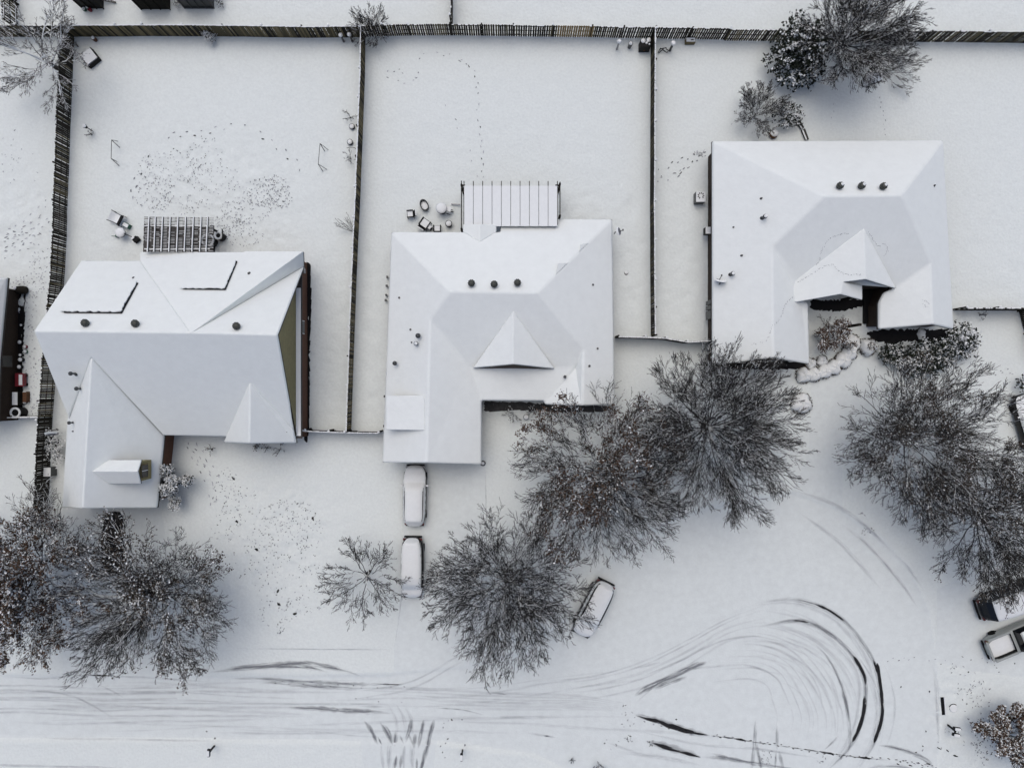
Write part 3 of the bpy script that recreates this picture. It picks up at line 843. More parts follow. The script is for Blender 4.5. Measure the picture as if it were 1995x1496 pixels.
mb.box((ex + .1, P(0, 533, 0).y, 1.4), (.18, .35, .5)); mb.build('meter_box', M['galv'], H1)
mb = MB(); mb.box((ex + .03, P(0, 640, 0).y, 1.5), (.06, 1.0, 1.1)); wf = mb.build('window', M['white'], H1)
mb = MB(); mb.box((ex + .05, P(0, 640, 0).y, 1.5), (.06, .86, .96)); mb.build('pane', M['glass'], wf)
# dormer with the window, facing east on the garage roof
D = {'w': hit(178, 918, gw), 'e': None}
zr = D['w'].z
D['e'] = P(268, 918, zr); D['ne'] = P(275, 896, zr - .85); D['se'] = P(274, 942, zr - .85)
D['nw'] = hit(212, 896, gw) + Vector((0, 0, .05)); D['sw'] = hit(212, 942, gw) + Vector((0, 0, .05))
dr = roof(H1, D, [('w', 'e', 'ne', 'nw'), ('w', 'sw', 'se', 'e')], 'dormer_roof', .1, .1, 'fascia', .05)
xd = D['ne'].x - .12
yn, ys = D['ne'].y - .15, D['se'].y + .15
mb = MB()
mb.add([(xd, yn, zr - 2.6), (xd, ys, zr - 2.6), (xd, ys, zr - .95), (xd, (yn + ys) / 2, zr - .15), (xd, yn, zr - .95)], [(0, 1, 2, 3, 4)])
for y in (yn, ys): mb.quad((xd, y, zr - 2.6), (xd - 3.0, y, zr - 2.6), (xd - 3.0, y, zr - .95), (xd, y, zr - .95))
dm = mb.build('dormer', M['siding'], H1)
mb = MB(); mb.box((xd + .04, (yn + ys) / 2, zr - 1.45), (.08, 1.0, 1.0)); dw = mb.build('window', M['tan_wood'], dm)
mb = MB(); mb.box((xd + .06, (yn + ys) / 2, zr - 1.45), (.08, .82, .84)); mb.build('pane', M['glass'], dw)
mb = MB(); mb.box((xd + .075, (yn + ys) / 2 + .02, zr - 1.45), (.08, .05, .84)); mb.build('mullion', M['white'], dw)
# solar panels: dark edge of the array showing beside its snow
def solar(pts, pl, show):
    n = pl[1] if pl[1].z > 0 else -pl[1]
    c = [hit(x, y, pl) + n * .10 for x, y in pts]
    mb = MB(); lo = [p - n * .05 for p in c]
    mb.add(c + lo, [(0, 1, 2, 3), (7, 6, 5, 4)] + [(i, i + 4, (i + 1) % 4 + 4, (i + 1) % 4) for i in range(4)])
    o = mb.build('solar_panel', M['black'], H1)
    s = [hit(x, y, pl) + n * .10 for x, y in show]
    k = len(s)
    mb = MB(); up = [p + n * .07 for p in s]
    mb.add(up + s, [tuple(range(k))] + [(i, i + k, (i + 1) % k + k, (i + 1) % k) for i in range(k)])
    mb.build('snow_cap', M['roof_snow'], o)
def rough(a, b, n, amp):
    return [(a[0] + (b[0] - a[0]) * i / n + rnd.uniform(-amp, amp), a[1] + (b[1] - a[1]) * i / n + rnd.uniform(-amp, amp)) for i in range(1, n)]
solar([(162, 552), (270, 553), (238, 612), (125, 611)], NP, [(159, 550), (266.5, 551)] + rough((267, 553), (236.5, 609.5), 16, 1.1) + [(236.5, 609.5)] + rough((236, 610), (121, 609.3), 22, 1.2) + [(119, 609.5)])
solar([(388, 511), (463, 511), (440, 566), (357, 565)], EXT, [(385, 509), (461, 509)] + rough((461.8, 512), (438.8, 564), 14, .8) + [(438.8, 564)] + rough((438, 564.8), (354, 564), 18, .9) + [(352, 564)])
for x, y, dx in ((167, 630, 8), (264, 631, 8), (460, 636, 8)):
    turbine(H1, hit(x + 4, y, NP) , r=.25)
EX = plane(W['n'], W['w'], W['s'])
for x, y, pl, r, h, hood in ((158, 757, SP, .07, .5, True), (147, 728, SP, .07, .5, True), (143, 823, EX, .06, .45, True), (143, 840, EX, .04, .15, False), (163, 552.5, NP, .05, .12, False), (260, 541.5, NP, .05, .12, False), (485, 533, EXT, .06, .15, False), (520, 802, SP, .05, .15, False)):
    pipe(H1, hit(x, y, pl), r, h, hood)
dish(H1, P(100, 838, 3.0), (.15, -1), .45, 72)
for x, s in ((H1, 1),):
    mb = MB(); mb.box((P(300, 0, E).x - .2, P(0, 985, E).y + .7, 1.1), (.1, .1, 2.2)); mb.build('downspout', M['galv'], H1)

# ---- middle house
H2 = thing('hip_roof_house', 'hip-roofed house under smooth snow with a front dormer and a big pergola behind', 'house', P(960, 700, 0), 'snow covered family houses')
V = {}
V['rw'] = P(877, 568, 5.4); V['re'] = P(1047, 570, 5.4)
V['nw'] = P(762, 452, E)
NP = plane(V['rw'], V['re'], V['nw'])
for k, x, y in (('n1', 902, 452), ('n4', 967, 452), ('n5', 975, 452), ('n6', 975, 441), ('n7', 1065, 441), ('n8', 1065, 426), ('ne', 1193, 427)): V[k] = hit(x, y, NP)
V['sw'] = P(745, 901, E); V['wn'] = P(838, 622, 4.58); V['ws'] = P(831, 902, 4.58)
SP2 = plane(V['rw'], V['re'], V['wn'])
V['en'] = hit(1137, 680, SP2); V['es'] = P(1135, 790, V['en'].z)
EP = plane(V['re'], V['ne'], V['en'])
V['se'] = hit(1197, 788, EP)
print('H2 ne', V['ne'].z, 'en', V['en'].z, 'se', V['se'].z)
V['v1'] = P(913, 714, 3.07); V['v2'] = P(1119, 716, 3.15)
V['p1'] = P(938, 780, E); V['p2'] = P(1060, 781, E); V['ge'] = P(938, 905, E); V['p3'] = P(1062, 788, E + .05)
faces = [('rw', 're', 'ne', 'n8', 'n7', 'n6', 'n5', 'n4', 'n1', 'nw'),
         ('rw', 'nw', 'sw', 'ws', 'wn'), ('rw', 'wn', 'v1', 'v2', 'en', 're'), ('v1', 'p1', 'p2', 'v2'), ('wn', 'ws', 'ge', 'p1', 'v1'),
         ('en', 'v2', 'p2', 'p3', 'es'), ('re', 'en', 'es', 'se', 'ne')]
roof(H2, V, faces, bev=.15, trim_mat='pale_fascia')
for tri in ([(1083, 535), (1087, 513), (1107, 512)], [(1128, 491), (1132, 475), (1146, 474)]):
    up = Vector((0, 0, .05)); roof(H2, {i: hit(x, y, EP) + up for i, (x, y) in enumerate(tri)}, [(0, 1, 2)], 'roof_step', .25, 0, bev=.04)
SP2 = plane(V['rw'], V['re'], V['wn'])
W = {'b': hit(1000, 606, SP2) + Vector((0, 0, .04))}
W['f'] = P(1000, 709.5, W['b'].z); W['l'] = P(922, 716.5, 3.36); W['r'] = P(1080, 718, 3.36)
roof(H2, W, [('b', 'l', 'f'), ('b', 'f', 'r')], 'gable_roof', .12, .12, 'fascia', .06)
W['f'] = P(1000, 709.5, W['b'].z)
mb = MB(); gl, gr, ga = P(924, 718, 3.2), P(1078, 719.5, 3.2), P(1000, 710.5, W['b'].z - .14)
mb.add([gl, P(1000, 717.5, 3.3), gr, ga], [(0, 1, 2, 3)])
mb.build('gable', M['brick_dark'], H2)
W = {'a': hit(902, 452, NP) + Vector((0, 0, .02)), 't': hit(935, 472, NP) + Vector((0, 0, .03))}
W['b'] = P(902, 437, W['a'].z + .02); W['c'] = P(967, 437, W['a'].z + .02); W['d'] = hit(967, 452, NP) + Vector((0, 0, .02)); W['r'] = P(935, 436.5, W['t'].z)
roof(H2, W, [('t', 'a', 'b', 'r'), ('t', 'r', 'c', 'd')], 'gable_roof', .12, .14, 'fascia', .06)
gable_wall(H2, V['sw'] + Vector((.5, 0, 0)), V['ge'] - Vector((.5, 0, 0)), V['ws'] - Vector((0, 0, .25)), .45, 'siding')
# low shed dormer on the garage roof
WP = plane(V['nw'], V['sw'], V['ws'])
a, b, c, d = P(752, 771, 4.05), P(752, 837, 4.05), hit(827, 838, WP) + Vector((0, 0, .06)), hit(827, 770, WP) + Vector((0, 0, .06))
roof(H2, {'a': a, 'b': b, 'c': c, 'd': d}, [('a', 'b', 'c', 'd')], 'dormer_roof', .12, .1, 'pale_fascia', .05)
mb = MB()
xa = a.x + .3
for y in (a.y - .15, b.y + .15): mb.add([(xa, y, 2.6), (d.x - .3, y, 3.9), (d.x - .3, y, 4.2), (xa, y, 3.85)], [(0, 1, 2, 3)])
mb.quad((xa, a.y - .15, 2.6), (xa, b.y + .15, 2.6), (xa, b.y + .15, 3.85), (xa, a.y - .15, 3.85))
mb.build('dormer', M['siding'], H2)
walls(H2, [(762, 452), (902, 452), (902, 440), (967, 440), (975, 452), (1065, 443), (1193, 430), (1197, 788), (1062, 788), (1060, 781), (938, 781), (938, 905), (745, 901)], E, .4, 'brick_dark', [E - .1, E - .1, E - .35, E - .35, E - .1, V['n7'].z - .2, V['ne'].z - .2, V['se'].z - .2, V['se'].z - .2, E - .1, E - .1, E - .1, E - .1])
print('H2', V['ne'].z, V['se'].z, V['en'].z, V['n7'].z, 'E')
mb = MB(); mb.add([(V['p3'].x + .5, V['p3'].y + .35, 2.5), (V['se'].x - .4, V['p3'].y + .35, 2.5), (V['es'].x, V['p3'].y + .35, V['es'].z - .35)], [(0, 1, 2)]); mb.build('gable', M['brick_dark'], H2)
for x, y in ((919, 553), (963, 555), (1008, 552)):
    p = hit(x, y, NP); turbine(H2, p, r=.25)
for x, y, pl, r, h, hood, sn in ((816, 655, WP, .09, .4, True, False), (812, 670, WP, .08, .35, True, True), (800, 642, WP, .05, .15, False, False), (802, 667, WP, .04, .15, False, False), (771, 708, WP, .08, .4, True, False), (778, 580, WP, .05, .12, False, False),
                                 (1155, 555, EP, .05, .15, False, False), (1164, 679, EP, .05, .15, False, False), (1148, 713, EP, .05, .12, False, False), (1101, 734, EP, .05, .12, False, False)):
    pipe(H2, hit(x, y, pl) if y != 734 else P(1101, 734, 3.3), r, h, hood, sn)
dish(H2, P(1199, 452, 3.1), (1, .15), .3, 50)
for x, y in ((753, 540), (752, 557), (751, 575), (750, 585), (748, 772), (747, 830)):      # small fittings on the west wall
    mb = MB(); mb.box((P(x, y, .3).x + .05, P(x, y, .3).y, .25), (.12, .16, .3)); mb.build('meter_box', M['metal'], H2)
mb = MB(); mb.box((P(940, 903, E).x - .2, P(0, 903, E).y + .3, 1.2), (.1, .1, 2.4)); mb.build('downspout', M['white'], H2)

# ---- house on the right
H3 = thing('gabled_house', 'house with three front gables, a dark recessed entry and cat tracks on its roof', 'house', P(1620, 480, 0), 'snow covered family houses')
V = {}
V['rw'] = P(1607, 382, 6.0); V['re'] = P(1757, 380, 6.0)
V['nw'] = P(1388, 275, E); V['ne'] = P(1838, 273, E); V['se'] = P(1858, 641, E); V['sw'] = P(1388, 712, E)
WP = plane(V['nw'], V['sw'], V['rw']); EP = plane(V['ne'], V['se'], V['re'])
NP = plane(V['rw'], V['re'], V['nw'])
V['wn'] = hit(1505, 480, WP); V['ws'] = hit(1507, 697, WP)
SP = plane(V['rw'], V['re'], V['wn'])
V['en'] = hit(1814, 512, SP); V['es'] = P(1818, 632, V['en'].z)
EP = plane(V['re'], V['ne'], V['en']); V['se'] = hit(1858, 641, EP)
print('H3 en', V['en'].z, 'se', V['se'].z)
V['ve'] = hit(1745, 560, SP); V['vw'] = hit(1552, 546, SP); V['vl'] = P(1563, 583, 2.95)
V['c1'] = P(1575, 590, E); V['c2'] = P(1577, 709, E)
V['d1'] = P(1722, 570, 2.9); V['d2'] = P(1712, 590, E); V['d3'] = P(1712, 641, E)
faces = [('rw', 'nw', 'ne', 're'), ('rw', 'wn', 'ws', 'sw', 'nw'), ('re', 'ne', 'se', 'es', 'en'), ('rw', 're', 'en', 've', 'vw', 'wn'),
         ('wn', 'vw', 'vl', 'c1', 'c2', 'ws'), ('en', 'es', 'd3', 'd2', 'd1', 've')]
roof(H3, V, faces)
W = {}
W['b'] = hit(1683, 445, SP) + Vector((0, 0, .03)); W['f'] = P(1687, 544, W['b'].z)
W['r'] = P(1746, 562, 3.45); W['l'] = P(1643, 549.5, 4.38); W['a'] = P(1638, 573, 4.38); W['k'] = P(1559, 584, 3.0); LPL = plane(W['b'], W['f'], hit(1552, 546, SP) + Vector((0, 0, .03))); W['l'] = hit(1643, 549.5, LPL); W['a'] = hit(1638, 573, LPL); W['v'] = hit(1541, 553, LPL); W['k'] = hit(1548, 589, LPL)
print('H3 l', W['l'].z, W['a'].z, W['v'].z, V['vw'].z, W['k'].z)
W['x'] = P(1680, 584, W['a'].z - .9); W['y'] = P(1680, 556, W['a'].z - .9)
roof(H3, W, [('b', 'f', 'r'), ('b', 'v', 'k', 'a', 'l', 'f'), ('l', 'a', 'x', 'y')], 'gable_roof', .13, .16, 'fascia', .06)
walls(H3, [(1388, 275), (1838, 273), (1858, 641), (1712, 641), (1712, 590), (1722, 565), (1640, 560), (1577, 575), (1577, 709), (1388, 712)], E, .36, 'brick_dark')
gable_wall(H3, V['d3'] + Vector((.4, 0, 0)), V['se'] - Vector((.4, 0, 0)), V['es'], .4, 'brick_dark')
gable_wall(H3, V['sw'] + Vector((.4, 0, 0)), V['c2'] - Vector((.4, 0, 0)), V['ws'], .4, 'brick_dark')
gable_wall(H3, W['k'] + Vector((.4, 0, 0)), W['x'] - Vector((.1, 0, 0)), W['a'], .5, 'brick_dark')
mb = MB(); y = W['r'].y + .6
mb.add([(W['l'].x, y, .0), (W['r'].x, y, .0), (W['r'].x - .2, y, 3.1), (W['f'].x, y, W['f'].z - .4), (W['l'].x, y, 3.9)], [(0, 1, 2, 3, 4)])
mb.build('entry_wall', M['brick_dark'], H3)
mb = MB(); c = P(1692, 600, 0); mb.box((c.x, c.y + .1, .12), (.9, 2.6, .24)); mb.build('porch_slab', M['asphalt'], H3)
mb = MB(); c = P(1683, 600, 0); 
for yy in (.6, -1.5):
    mb = MB(); mb.box((P(1681, 0, 3.2).x - .15, c.y + yy, 1.6), (.18, .18, 3.1)); mb.build('porch_post', M['dark_wood'], H3)
mb = MB(); mb.box((P(1692, 0, 0).x, y - .06, 1.15), (.95, .06, 2.1)); mb.build('door', M['dark_wood'], H3)
for x, yy in ((1633, 364), (1675, 364), (1717, 365)):
    p = hit(x, yy, NP); turbine(H3, p, r=.24, wind=(.06, .04), snow=.11)
for x, yy, pl, r, h, hood, sn in ((1486, 425, WP, .08, .45, True, True), (1424, 535, WP, .08, .4, True, True), (1445, 498, WP, .05, .15, False, False), (1429, 443, WP, .04, .12, False, False), (1483, 387, WP, .05, .15, False, False), (1820, 362, EP, .05, .15, False, False)):
    pipe(H3, hit(x, yy, pl), r, h, hood, sn)
dish(H3, P(1403, 553, 3.25), (.1, 1), .42, 68)
mb = MB(); mb.box((P(1377, 451, .9).x, P(0, 451, .9).y, .95), (.38, .5, .7), top=1); mb.build('meter_box', [M['black'], M['cap_snow']], H3)
mb = MB()
for yy in (590, 600, 610, 618): mb.box((P(1379, yy, 1.2).x + .05, P(0, yy, 1.2).y, 1.3), (.1, .3, 1.4))
mb.build('meter_box', M['metal'], H3)
# cat tracks across the roof snow (thin dents, as dark as the photo shows them)
def roof_prints(pl, pts, n, parent):
    c = catmull([Vector((x, y)) for x, y in pts], 2.0)
    nn = pl[1] if pl[1].z > 0 else -pl[1]
    mb = MB()
    for i in range(1, len(c) - 1):
        if rnd.random() > n: continue
        d = (c[i + 1] - c[i]).normalized() * rnd.uniform(.8, 1.6); w = Vector((-d.y, d.x)).normalized() * rnd.uniform(.3, .55)
        q = c[i] + Vector((rnd.uniform(-1.5, 1.5), rnd.uniform(-1.5, 1.5)))
        mb.add([hit(p.x, p.y, pl) + nn * .012 for p in (q - d, q + w, q + d, q - w)], [(0, 1, 2, 3)])
    o = mb.build('trampled_snow', M['print_grey'], parent); o["kind"] = "stuff"
LP = plane(W['b'], W['f'], W['k']); WE = plane(V['wn'], V['ws'], V['c2']); EW = plane(V['en'], V['es'], V['d3'])
roof_prints(SP, [(1655, 455), (1635, 457), (1615, 467), (1600, 490), (1595, 510), (1580, 530), (1556, 545)], .7, H3)
roof_prints(LP, [(1553, 550), (1580, 535), (1605, 520), (1622, 516), (1634, 528), (1650, 535), (1680, 535)], .8, H3)
roof_prints(WE, [(1565, 575), (1545, 580), (1532, 590), (1520, 620), (1508, 632)], .8, H3)
roof_prints(EW, [(1752, 560), (1775, 570), (1795, 590), (1808, 600)], .8, H3); roof_prints(EW, [(1757, 560), (1785, 580), (1805, 588), (1813, 592)], .8, H3)
roof_prints(SP, [(1690, 450), (1702, 468), (1712, 480), (1722, 475), (1730, 485), (1722, 500)], .8, H3)
roof_prints(WP, [(1505, 632), (1495, 660), (1480, 668), (1462, 672)], .5, H3)

# ---- neighbour's house at the left edge
H0 = thing('neighbour_house', 'dark brown house edge with one framed window, behind a row of snowy pots', 'house', P(-60, 680, 0), 'snow covered family houses')
mb = MB(); x1 = -961 * S; yT, yB = P(0, 566, 0).y, P(0, 818, 0).y
mb.add([(x1, yT, -.3), (x1, yB, -.3), (x1, yB, E), (x1, yT, E), (x1 - 9, yT, -.3), (x1 - 9, yT, E)], [(0, 1, 2, 3), (4, 0, 3, 5)])
mb.build('wall', M['brick_dark'], H0)
roof(H0, {'a': P(13, 541, E), 'b': P(-2, 700, E), 'b2': P(-6, 822, E), 'c': P(-120, 822, 5.5), 'd': P(-120, 560, 5.5), 'e': P(-240, 541, E), 'e2': P(-240, 822, E)}, [('a', 'b', 'b2', 'c', 'd'), ('a', 'd', 'e'), ('d', 'c', 'e2', 'e')])
mb = MB(); yw = P(0, 704, 1.4).y; mb.box((x1 + .03, yw, 1.45), (.08, .85, 1.2)); wf = mb.build('window', M['grey_wood'], H0)
mb = MB(); mb.box((x1 + .05, yw, 1.45), (.08, .72, 1.06)); mb.build('pane', M['glass'], wf)
# ------------------------------------------------------------------ fences
def fence(label, pts, h=1.83, rail_side=1, gap=.015, gappy=0.0, cap=.6, woods=('dark_wood', 'mid_wood', 'tan_wood'), weights=(5, 3, 1), new_span=None, post=2.35, top_var=.02, rail_snow=.5, lean=0.0, pw=.14):
    """board fence along photo-pixel ground points; rail_side +1/-1 picks the side of the walk that carries rails and posts"""
    p = [P(a, b).xy for a, b in pts]
    base = Vector((p[0].x, p[0].y, 0))
    T = thing('wooden_fence', label, 'fence', base, 'board fences around the gardens')
    mb, nb, cp = MB(), MB(), MB()
    posts = []
    rails = [MB(), MB(), MB()]
    for i in range(len(p) - 1):
        a, b = p[i], p[i + 1]
        d = (b - a); L = d.length; d = d / L
        nrm = Vector((-d.y, d.x)) * rail_side
        ang = math.atan2(d.y, d.x)
        s = 0.0
        while s < L - .04:
            w = pw * rnd.uniform(.93, 1.05)
            q = a + d * (s + w / 2)
            z0 = gz(q.x, q.y) + .02
            hh = h + rnd.uniform(-top_var, top_var) + .03 * math.sin((s + i * 7) * .8)
            px = q.x / S + CX
            isn = new_span and new_span[0] < px < new_span[1]
            tgt = nb if isn else mb
            tl = rnd.gauss(0, .006)
            mi = 0 if isn else rnd.choices((0, 1, 2), weights)[0]
            hx, hy = d * (w / 2 - .004), nrm * .012
            lx = Vector((d.x * tl * hh, d.y * tl * hh))
            vs = []
            for z, o in ((z0, Vector((0, 0))), (z0 + hh - .05, lx)):
                for e in (-hx - hy, hx - hy, hx + hy, -hx + hy): vs.append((q.x + e.x + o.x, q.y + e.y + o.y, z))
            for e in (-hx * .45 - hy, hx * .45 - hy, hx * .45 + hy, -hx * .45 + hy): vs.append((q.x + e.x + lx.x, q.y + e.y + lx.y, z0 + hh))
            tgt.add(vs, [(r * 4 + k, r * 4 + (k + 1) % 4, r * 4 + 4 + (k + 1) % 4, r * 4 + 4 + k) for r in (0, 1) for k in range(4)] + [(8, 9, 10, 11)], mi)
            if rnd.random() < cap:
                t = rnd.uniform(.02, .06)
                cp.box((q.x + lx.x, q.y + lx.y, z0 + hh - .02 + t / 2), (w * .98, .05 + rnd.uniform(0, .05), t), ang)
            s += w + gap + (rnd.random() ** 4 * gappy * 4 if gappy else 0)
        for k, z in enumerate((.25, .95, 1.62)):
            z *= h / 1.83
            n2 = max(1, int(L / 2.35))
            for j in range(n2):
                u, v = a + d * (L * j / n2) + nrm * .035, a + d * (L * (j + 1) / n2) + nrm * .035
                zu, zv = gz(u.x, u.y) + z, gz(v.x, v.y) + z
                rails[k].bar((u.x, u.y, zu), (v.x, v.y, zv), .04, .09, 0)
                m = rnd.uniform(.1, .5)
                if rnd.random() < rail_snow:
                    u2, v2 = u.lerp(v, m * .5) , u.lerp(v, min(1, m + .5))
                    rails[k].bar((u2.x, u2.y, zu + .06), (v2.x, v2.y, zv + .06), .045, .035, 1)
        n = max(1, round(L / post))
        for k in range(n + (1 if i == len(p) - 2 else 0)):
            q = a + d * (L * k / n) + nrm * .09
            posts.append((q, ang))
    mats = [M[w] for w in woods]
    mb.build('pickets', mats, T)
    if nb.v: tag(nb.build('pickets', [M['new_wood']], T), label='newer tan boards mending a gap in the old fence')
    for r in rails: r.build('rail', [M['dark_wood'], M['cap_snow']], T)
    for q, ang in posts:
        m = MB(); z0 = gz(q.x, q.y)
        hh = h + rnd.uniform(-.05, .08)
        m.box((q.x, q.y, z0 + hh / 2), (.1, .1, hh), ang)
        if rnd.random() < .75: m.lathe((q.x, q.y, z0 + hh), [(.085, 0), (.095, .04), (.05, .09)], 8, 1)
        m.build('post', [M['dark_wood'], M['cap_snow']], T)
    if cp.v: tag(cp.build('cap_snow', M['cap_snow'], T), kind='stuff')
    return T

GRN = ('dark_wood', 'mid_wood', 'tan_wood')
fence('snow-topped dark board fence behind the garden with the shrub leaning on it', [(147, 73), (300, 72.5), (450, 73), (600, 75), (702, 74)], 1.83, 1, .006, 0, 1.0, GRN, (3, 5, 4), rail_snow=.3)
fence('dark board fence with tan mended boards and snow-dotted rails, behind the middle garden', [(702, 73), (800, 70), (880, 69.5), (1000, 71), (1150, 73), (1270, 76)], 1.8, 1, .022, .012, .25, ('dark_wood', 'dark_wood', 'mid_wood'), (5, 3, 2), (1082, 1154), rail_snow=.9)
fence('short dark board fence run behind the bench and the leaning feeder', [(1270, 76), (1340, 77), (1411, 78)], 1.8, 1, .022, .012, .3, ('dark_wood', 'dark_wood', 'mid_wood'), (5, 3, 1), rail_snow=.8)
fence('dark board fence with snowy gaps passing behind the evergreen and the big bare tree', [(1411, 80), (1560, 82), (1740, 83), (1900, 84), (2040, 86)], 1.8, 1, .025, .02, .15, ('dark_wood', 'mid_wood', 'dark_wood'), (5, 3, 1), rail_snow=.7)
fence('old gap-toothed dark fence running from the white-limbed tree past the solar house', [(146, 76), (142, 160), (138, 250), (135, 330), (132, 400), (127, 520), (120, 600), (112, 700), (106, 780), (103, 816)], 1.85, -1, .008, .012, .15, ('dark_wood', 'dark_wood', 'mid_wood'), (5, 3, 2), rail_snow=.8, top_var=.05)
fence('black unpainted fence run beside the square air unit and the snow-laden tree', [(103, 816), (99, 880), (96, 945), (90, 1010)], 1.85, -1, .003, 0, .15, ('dark_wood', 'dark_wood', 'dark_wood'), (5, 3, 1), rail_snow=.5)
fence('greenish brown fence between the solar house garden and the middle garden', [(712, 74), (711, 150), (707, 260), (702.5, 375), (697, 490), (691, 640), (687, 750), (684, 838)], 1.83, -1, .006, 0, 1.0, ('mid_wood', 'tan_wood', 'dark_wood'), (4, 3, 3), rail_snow=.4)
fence('narrow dark fence with a white snow line between the middle and the gabled house', [(1268, 76), (1267, 250), (1266.5, 400), (1267, 550), (1268, 655)], 1.83, 1, .008, .006, 1.0, ('dark_wood', 'mid_wood', 'dark_wood'), (4, 2, 3), rail_snow=.4)
fence('low wavy fence joining the solar house to the middle house', [(586, 833), (606, 837), (650, 839), (684, 840), (745, 841)], 1.7, 1, .01, 0, 1.0, ('dark_wood', 'mid_wood', 'dark_wood'), (4, 2, 3))
fence('bowed fence joining the middle house to the gabled house above the leafy tree', [(1199, 659), (1250, 660), (1290, 662), (1330, 669), (1382, 666)], 1.75, 1, .01, 0, 1.0, ('dark_wood', 'mid_wood', 'dark_wood'), (4, 2, 3))
fence('short dark fence running from the gabled house past a small snowy shrub', [(1858, 605), (1920, 605), (1988, 605)], 1.8, 1, .01, .02, .8, ('dark_wood', 'mid_wood', 'dark_wood'), (4, 2, 3))
fence('black diagonal fence end at the edge of the picture below the short fence', [(1984, 606), (1996, 650), (2010, 700)], 1.85, -1, .0, 0, .4, ('dark_wood', 'dark_wood', 'dark_wood'), (4, 2, 3))
fence('fence run with a dark top rail dividing the gardens behind the back fence', [(882, 50), (882, 10), (882, -60)], 1.8, 1, .01, 0, .25, ('dark_wood', 'mid_wood', 'dark_wood'), (4, 2, 3))
fence('ragged dark fence seen through the white-limbed tree at the corner', [(-60, 73), (60, 73), (146, 74)], 1.85, 1, .02, .03, .3, ('dark_wood', 'mid_wood', 'tan_wood'), (5, 3, 1))
fence('short fence climbing out of the picture above the white-limbed tree', [(36, 60), (34, 10), (30, -50)], 1.85, -1, .02, .03, .3, ('mid_wood', 'dark_wood', 'tan_wood'), (5, 3, 1))
fence('thin fence below the row of pots, capped with broken snow', [(0, 812), (40, 812), (100, 811)], 1.2, 1, .01, 0, .9, ('dark_wood', 'dark_wood', 'dark_wood'), (4, 2, 3))

# ------------------------------------------------------------------ trees and shrubs
def tubes(segs, n, parent, name, mats, flags=None, thr=.35):
    """segs: array (k, 8): p0, p1, r0, r1 -> one mesh of n-sided tapered tubes; faces of flagged segments that look up carry snow (slot 1)"""
    A = np.asarray(segs, float)
    p0, p1, r0, r1 = A[:, 0:3], A[:, 3:6], A[:, 6], A[:, 7]
    d = p1 - p0
    L = np.linalg.norm(d, axis=1, keepdims=True); L[L < 1e-6] = 1e-6
    d = d / L
    up = np.tile(np.array([0., 0., 1.]), (len(A), 1))
    up[np.abs(d[:, 2]) > .97] = (0., 1., 0.)
    s = np.cross(d, up); s /= np.linalg.norm(s, axis=1, keepdims=True)
    u = np.cross(s, d)
    ph = rng.uniform(0, 6.28, len(A)) if n == 3 else np.zeros(len(A))
    V = np.empty((len(A), 2 * n, 3)); up_face = np.empty((len(A), n))
    for k in range(n):
        a = 2 * math.pi * k / n + ph
        e = s * np.cos(a)[:, None] + u * np.sin(a)[:, None]
        V[:, k] = p0 + e * r0[:, None]; V[:, n + k] = p1 + e * r1[:, None]
        am = a + math.pi / n
        up_face[:, k] = (s * np.cos(am)[:, None] + u * np.sin(am)[:, None])[:, 2]
    idx = np.arange(len(A))[:, None] * 2 * n
    Q = np.empty((len(A), n, 4), np.int32)
    for k in range(n):
        Q[:, k, 0] = (idx[:, 0] + k); Q[:, k, 1] = idx[:, 0] + (k + 1) % n
        Q[:, k, 2] = idx[:, 0] + n + (k + 1) % n; Q[:, k, 3] = idx[:, 0] + n + k
    mi = np.zeros((len(A), n), np.int32)
    if flags is not None:
        mi[(np.asarray(flags)[:, None]) & (up_face > thr)] = 1
    return np_mesh(name, V.reshape(-1, 3), Q.reshape(-1, 4), mats, mi.reshape(-1), parent, smooth=(n > 3))

def leaf_cards(pts, size, parent, name, mats, mi, flat=.5, aspect=.6):
    """small bent leaf quads around the given points"""
    A = np.asarray(pts, float); k = len(A)
    sz = np.asarray(size) * rng.uniform(.65, 1.35, k)
    n = rng.normal(size=(k, 3)); n[:, 2] = np.abs(n[:, 2]) + flat; n /= np.linalg.norm(n, axis=1, keepdims=True)
    t = rng.normal(size=(k, 3)); t -= n * (t * n).sum(1, keepdims=True); t /= np.linalg.norm(t, axis=1, keepdims=True)
    b = np.cross(n, t)
    a_, b_ = t * (sz / 2)[:, None], b * (sz * aspect / 2)[:, None]
    V = np.stack([A - a_, A - b_ - a_ * .1, A + a_, A + b_ - a_ * .1], 1)
    Q = np.arange(4 * k).reshape(k, 4)
    return np_mesh(name, V.reshape(-1, 3), Q, mats, mi, parent)

